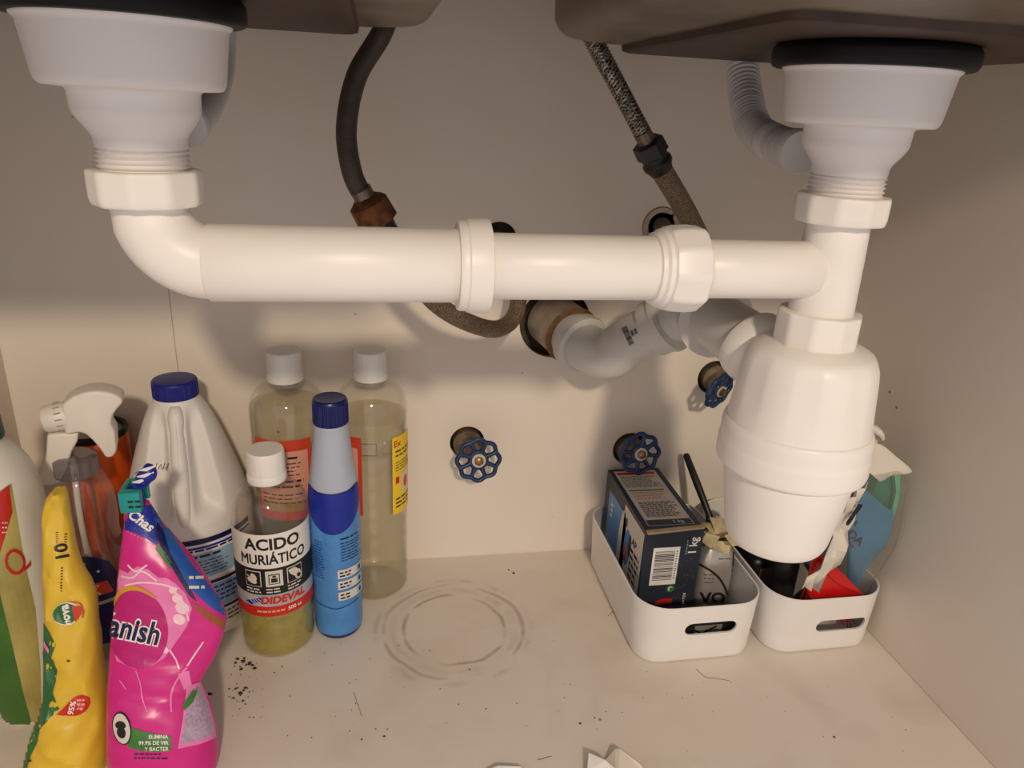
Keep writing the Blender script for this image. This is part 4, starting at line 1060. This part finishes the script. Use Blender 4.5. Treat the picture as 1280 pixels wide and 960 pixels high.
po = thing('detergent_pouch', 'magenta refill pouch lettered in blue, twisted shut with a teal clip', 'pouch', at(205, 966, y=.478))
rows = [(628, 160, 186), (645, 157, 196), (660, 155, 206), (700, 150, 240), (740, 146, 268), (768, 142, 282), (790, 140, 280), (815, 138, 271), (840, 137, 257), (858, 136, 250), (890, 136, 262), (925, 136, 271), (950, 138, 272), (966, 142, 266)]
pbo = loft_px(rows, .548, .478, lambda t: .006 + .020 * min(1, t * 1.4) + .004 * sin(t * 9), 56, .05, 4, .85, 5).build('pouch_body', M_pink, po, 60)
dp = decal(pbo)
L = Print(flip=True); L.maxlen = .02
L.poly([(157, 630), (190, 632), (206, 660), (196, 682), (184, 674), (170, 667), (156, 662)], M_blu, 0)
L.poly([(188, 630), (200, 645), (216, 668), (236, 700), (262, 732), (284, 760), (284, 772), (262, 758), (240, 738), (222, 712), (204, 684), (196, 660)], mat('pouch_back_blue', (36, 88, 170), .3, var=.12), 0)
L.poly([(197, 680), (206, 690), (216, 706), (214, 712), (204, 700), (194, 686)], M_green, 1)
L.poly([(196, 652), (204, 664), (212, 690), (226, 716), (240, 740), (246, 752), (236, 744), (222, 722), (206, 694), (194, 668)], M_navy, 1)
L.text('Chas', 176, 651, 17, M_white, 2, rot=-.62, bold=.03, shear=.2); L.lines(236, 716, 256, 740, 2, M_off, 2, .3, 2, 91)
L.poly([(240, 752), (280, 776), (281, 788), (262, 776), (246, 764)], mat('amber_edge', (150, 80, 40), .4, var=.2), 1)
for k in range(9): L.rect(160 + k * 4, 664 + k * 2.2, 162 + k * 4, 665.4 + k * 2.2, M_pinkp, 2)
# splash and roundel
L.poly([(150, 712), (160, 716), (172, 708), (186, 712), (198, 722), (208, 722), (220, 730), (232, 742), (240, 760), (234, 782), (222, 800), (206, 822), (190, 832), (168, 836), (146, 826), (140, 800), (146, 770), (144, 740)], M_pinkp, 0)
for p in ([(152, 720), (166, 722), (178, 714), (196, 726)], [(156, 732), (176, 728), (200, 730), (222, 736)], [(160, 706), (170, 714), (184, 706)], [(214, 736), (228, 750), (236, 776)]): L.strip(spline(p, 5), 2.2, M_splash, 1)
for a, b, r in ((222, 748, 7), (228, 760, 9), (224, 774, 8), (216, 738, 5), (206, 812, 5), (176, 830, 4)): L.ell(a, b, r, r * .8, M_splash, 1, .4)
L.ell(172, 786, 38, 50, M_pinkd, 2, -.15)
L.strip(spline([(143, 758), (150, 742), (162, 735), (178, 737), (196, 748)], 6), [1.2 + 5 * sin(pi * i / 24) for i in range(25)], M_gold, 3)
L.text('Vanish', 160, 786, 39, M_white, 4, rot=-.20, bold=.075, shear=.08, sx=.80); L.text('Vanish', 160, 786, 39, M_navy, 5, rot=-.20, bold=.025, shear=.08, sx=.80)
L.strip(spline([(170, 838), (176, 856), (178, 872), (184, 890)], 4), 1.6, M_pinkp, 1); L.strip([(150, 850), (158, 862)], 1.4, M_pinkp, 1); L.strip([(212, 812), (220, 824), (224, 836)], 2, M_splash, 1); L.strip([(254, 802), (234, 832)], 2, M_splash, 2)
L.strip(spline([(234, 834), (222, 848), (214, 868), (214, 890)], 4), 2.4, M_pinkp, 1); L.poly([(222, 842), (236, 838), (240, 858), (230, 862)], M_pinkp, 1)
# badge, green band and window
L.poly([(162, 908), (180, 914), (200, 918), (214, 920), (214, 938), (196, 940), (176, 938), (160, 934)], M_green, 1)
L.ell(153, 910, 11.5, 21, M_ink, 2, -.18); L.ell(153, 910, 10, 19, M_off, 3, -.18); L.ell(152, 906, 6.5, 5, M_ink, 4, .3); L.ell(153, 915, 5, 7, M_ink, 4, -.3)
L.text('ELIMINA', 198, 921, 6.5, M_white, 2, bold=.02); L.text('99.9% DE VIR', 192, 928.5, 6.5, M_white, 2, bold=.02); L.text('Y BACTER', 196, 936, 6.5, M_white, 2, bold=.02)
L.lines(168, 940, 212, 950, 2, M_navy, 2, .35, 7, 93)
L.poly([(233, 858), (250, 852), (258, 872), (268, 905), (270, 922), (250, 930), (222, 936), (228, 900)], M_pinkp, 1)
L.poly([(236, 866), (248, 858), (256, 876), (265, 906), (266, 918), (248, 925), (226, 930), (231, 902)], mat('speckled_powder_window', (176, 156, 182), .4, var=.25, scale=400), 2)
L.poly([(228, 880), (240, 862), (246, 862), (240, 878), (230, 888)], M_green, 3)
L.build('print', po, dp, 4, .00025)
tw = [at(a, b, y=.549) for a, b in ((172, 634), (171, 618), (174, 606), (180, 598), (186, 590), (184, 580))]
MB().tube(spline([tuple(p) for p in tw], 6), [.0075, .0072, .007, .0066, .006, .0056, .0050, .0048, .0048, .005, .0052, .005, .0046, .0044, .0046, .0052, .0058, .006, .006, .006, .0062, .0066, .0068, .0066, .0062, .0056, .005, .0042, .0034, .0024, .0014], 14).build('twisted_top', M_blu, po, 50)
tws = MB()
for k in range(3):
    p = at((178, 184, 187)[k], (601, 594, 586)[k], y=.549); tws.tube([p + Vector((-.006, -.004, .001)), p + Vector((0, -.0068, .003)), p + Vector((.006, -.003, .004))], [.0006, .0016, .0006], 6)
tws.build('white_streaks', M_white, po, 60)
cl = thing('bag_clip', 'teal plastic clip holding the magenta pouch shut', 'clip', at(170, 630, y=.549))
M_tc = mat('teal_clip', (26, 148, 148), .32, var=.06)
c0 = at(153, 606, y=.549); c1 = at(184, 630, y=.549)
MB().box((c0.x, .5350, c1.z), (c1.x, .5425, c0.z), .0014, 2).build('clip_front', M_tc, cl, 40)
MB().box((c0.x, .5565, c1.z), (c1.x, .5610, c0.z), .0014, 2).build('clip_back', M_tc, cl, 40)
MB().box((c0.x, .5400, c1.z), (c0.x + .004, .5590, c0.z), .0012, 2).build('clip_hinge', M_tc, cl, 40)
for q in range(4):
    xx = c1.x - .0088 + .0050 * (q % 2); zz = c1.z + .0052 + .0046 * (q // 2)
    MB().box((xx, .5342, zz), (xx + .0036, .5353, zz + .0014)).build('slot', M_blackp, cl, 0)

# yellow crumpled bag with a green side
M_ybag = mat('yellow_film', (222, 186, 58), .36, var=.10, scale=18, bump=.35, bscale=38); M_ygr = mat('green_film', (44, 104, 62), .38, var=.12)
yb = thing('yellow_bag_pack', 'crumpled yellow plastic pack with a green side, standing left of the magenta pouch', 'bag', at(85, 962, y=.497))
rows = [(613, 66, 80), (620, 60, 84), (635, 55, 86), (660, 54, 90), (690, 55, 95), (712, 56, 103), (740, 57, 118), (770, 58, 121), (800, 57, 124), (830, 58, 127), (860, 58, 133), (888, 50, 137), (910, 42, 137), (940, 34, 137), (962, 30, 135)]
ybo = loft_px(rows, .548, .497, lambda t: .007 + .019 * min(1, t * 1.2), 36, .17, 9, .8, 3).build('film', M_ybag, yb, 28)
dy = decal(ybo)
L = Print(flip=True); L.maxlen = .02
L.poly([(50, 770), (62, 790), (70, 806), (64, 822), (72, 838), (70, 852), (66, 866), (74, 886), (60, 900), (50, 912), (46, 930), (38, 946), (32, 968), (24, 968), (28, 930), (40, 900), (54, 878), (55, 830)], M_ygr, 0)
L.text('10', 78, 690, 22, M_ink, 1, rot=1.75, bold=.03); L.lines(70, 664, 74, 680, 6, M_ink, 1, .4, 1, 95); L.lines(80, 666, 84, 682, 5, M_ink, 1, .4, 1, 96); L.lines(76, 708, 79, 740, 9, M_ink, 1, .45, 1, 97)
L.ell(83, 767, 17, 14, M_white, 1, -.3); L.ell(82, 767, 15.5, 12.8, M_ygr, 2, -.3); L.poly([(90, 757), (101, 758), (102, 766), (94, 778)], M_redo, 3); L.strip(spline([(86, 752), (98, 753), (104, 762), (103, 772)], 4), 1.6, M_redo, 3)
L.text('nova', 83, 768, 13.5, M_white, 4, rot=1.7, bold=.04)
L.poly(spline([(70, 893), (80, 884), (92, 872), (104, 868), (111, 872), (111, 882), (102, 892), (88, 895)], 3), M_red, 1)
L.text('95%', 91, 884, 10, M_white, 2, rot=1.35, bold=.03); L.lines(97, 872, 106, 888, 3, M_pinkl, 2, .4, 2, 98)
L.ell(86, 826, 2.2, 1.2, M_ink, 1); L.rect(36, 950, 40, 952, M_ink, 1); L.poly([(57, 801), (63, 812), (62, 817), (56, 806)], M_pinkp, 2)
L.build('print', yb, dy, 2.5, .0004)

# bottle at the left edge
cQ = (-.3060, .5800)
M_qb = mat('dish_soap_plastic', (224, 220, 206), .35, var=.03)
M_qy = mat('yellow_green_label', (172, 160, 92), .4, var=.25, scale=25); M_qg = mat('leaf_green_label', (60, 104, 40), .4, var=.15); M_qr = mat('red_label_patch', (190, 36, 28), .4, var=.1)
qb = thing('dish_soap_bottle', 'white soap bottle with dark green cap and yellow green label, beside the side wall', 'bottle', (cQ[0], cQ[1], 0))
prq = spline([(0, .003), (.026, 0), (.0300, .006), (.0310, .03), (.0320, .12), (.0315, .20), (.0270, .228), (.0190, .245), (.0130, .252), (.0120, .258)], 6)
qo = MB().lathe([(max(0, r), z) for r, z in prq] + [(0, .258)], cQ, 56, lambda t, r, z: r * (1 + .22 * cos(t) ** 2)).build('bottle_body', M_qb, qb, 60)
MB().lathe(arcprof([(0, .256), (.0150, .256), (.0155, .258), (.0150, .274), (.0125, .280), (.006, .282), (0, .282)], .001), cQ, 40).build('cap', mat('dark_green_cap', (18, 60, 48), .4), qb, 40)
L = Print(flip=True); L.maxlen = .03
L.poly([(-40, 640), (14, 604), (20, 640), (30, 700), (44, 760), (50, 830), (52, 900), (30, 930), (-20, 930)], M_qy, 0)
L.poly([(-30, 640), (11, 606), (15, 640), (8, 664), (0, 690), (-30, 720)], M_qr, 1); L.poly([(-30, 720), (0, 742), (14, 800), (30, 870), (40, 905), (30, 925), (-20, 900)], M_qg, 1)
L.text('Q', 18, 706, 40, M_white, 2, rot=1.15, bold=.045, shear=.3); L.text('Q', 18, 706, 40, M_qr, 3, rot=1.15, bold=.02, shear=.3); L.lines(2, 650, 10, 668, 3, M_off, 2, .25, 2, 99)
L.build('label', qb, decal(qo), 2.5, .0003)

# ================================================================== paper and crumbs on the shelf
M_tis = mat('white_tissue', (236, 232, 228), .8, var=.02, bump=.2, bscale=90); M_tisb = mat('cream_tissue', (226, 216, 200), .8, var=.02)
def flapm(pts, h, m, parent, name):
    P = [at(a, b, z=z) for a, b, z in pts]; mb = MB(); n = len(P)
    mb.add([p for p in P] + [p + Vector((0, 0, -.0006)) for p in P], [tuple(range(n)), tuple(range(2 * n - 1, n - 1, -1))] + [(i, (i + 1) % n, n + (i + 1) % n, n + i) for i in range(n)])
    return mb.build(name, m, parent, 0)
ts = thing('paper_tissue', 'folded white paper tissue with two raised corners on the shelf floor', 'tissue', at(780, 985, z=0))
flapm([(736, 941, .012), (757, 950, .016), (775, 966, .010), (790, 1010, .001), (730, 1010, .001), (733, 965, .004)], 0, M_tis, ts, 'raised_corner')
flapm([(755, 952, .002), (769, 936, .009), (775, 936, .010), (800, 955, .007), (815, 975, .002), (820, 1010, .001), (770, 1010, .001)], 0, M_tisb, ts, 'raised_corner')
t2 = tag(flapm([(604, 964, .003), (622, 957, .006), (650, 958, .005), (664, 972, .002), (660, 1010, .001), (606, 1010, .001)], 0, M_tis, None, 'paper_scrap'), 'white paper scrap lying in front of the ring stain', 'paper')
cr = MB(); rc = random.Random(12)
spots = [(rc.gauss(303, 6), rc.gauss(827, 5), rc.uniform(.0008, .0024)) for _ in range(16)] + [(rc.gauss(299, 7), rc.gauss(862, 9), rc.uniform(.0006, .0016)) for _ in range(16)]
spots += [(262, 867, .0022), (300, 866, .0022)] + [(rc.uniform(285, 330), rc.uniform(815, 905), rc.uniform(.0003, .0008)) for _ in range(26)]
spots += [(418 + rc.uniform(-160, 300), 870 + rc.uniform(-70, 60), rc.uniform(.0003, .0009)) for _ in range(46)] + [(480, 920, .0012), (452, 924, .0011), (743, 897, .001), (1043, 921, .0013), (642, 716, .0016), (636, 712, .0013), (725, 904, .0012)]
spots += [(rc.uniform(700, 1150), rc.uniform(830, 940), rc.uniform(.0003, .0007)) for _ in range(24)]
for a, b, r in spots:
    p = at(a, b, z=r * .4); pts = [p + Vector((r * cos(t) * rc.uniform(.5, 1.2), r * sin(t) * rc.uniform(.4, 1), 0)) for t in (0, 1.1, 2.2, 3.3, 4.4, 5.4)]
    cr.loft([[q - Vector((0, 0, r * .39)) for q in pts], pts, [p + (q - p) * .4 + Vector((0, 0, r * .4)) for q in pts]])
o = cr.build('crumbs', mat('dark_crumbs', (62, 44, 30), .9, var=.4, scale=200), None, 0, kind='stuff'); tag(o, 'dark crumbs scattered over the shelf floor', 'crumbs')
hr_ = MB()
for pts in ([(832, 700), (812, 703), (795, 696), (785, 700), (778, 694)], [(835, 790), (828, 783), (830, 770)], [(870, 836), (882, 846), (896, 848), (912, 851)], [(442, 865), (447, 880), (452, 895)], [(672, 950), (690, 945)]):
    if pts[0][0] == 832: pts = [(760, 770), (770, 762), (778, 768), (784, 778)]
    hr_.tube(spline([tuple(at(a, b, z=.0005)) for a, b in pts], 5), .0002, 4)
o = hr_.build('loose_fibres', mat('brown_fibre', (110, 90, 66), .8), None, 60, kind='stuff'); tag(o, 'thin brown fibres lying on the shelf floor', 'fibres')
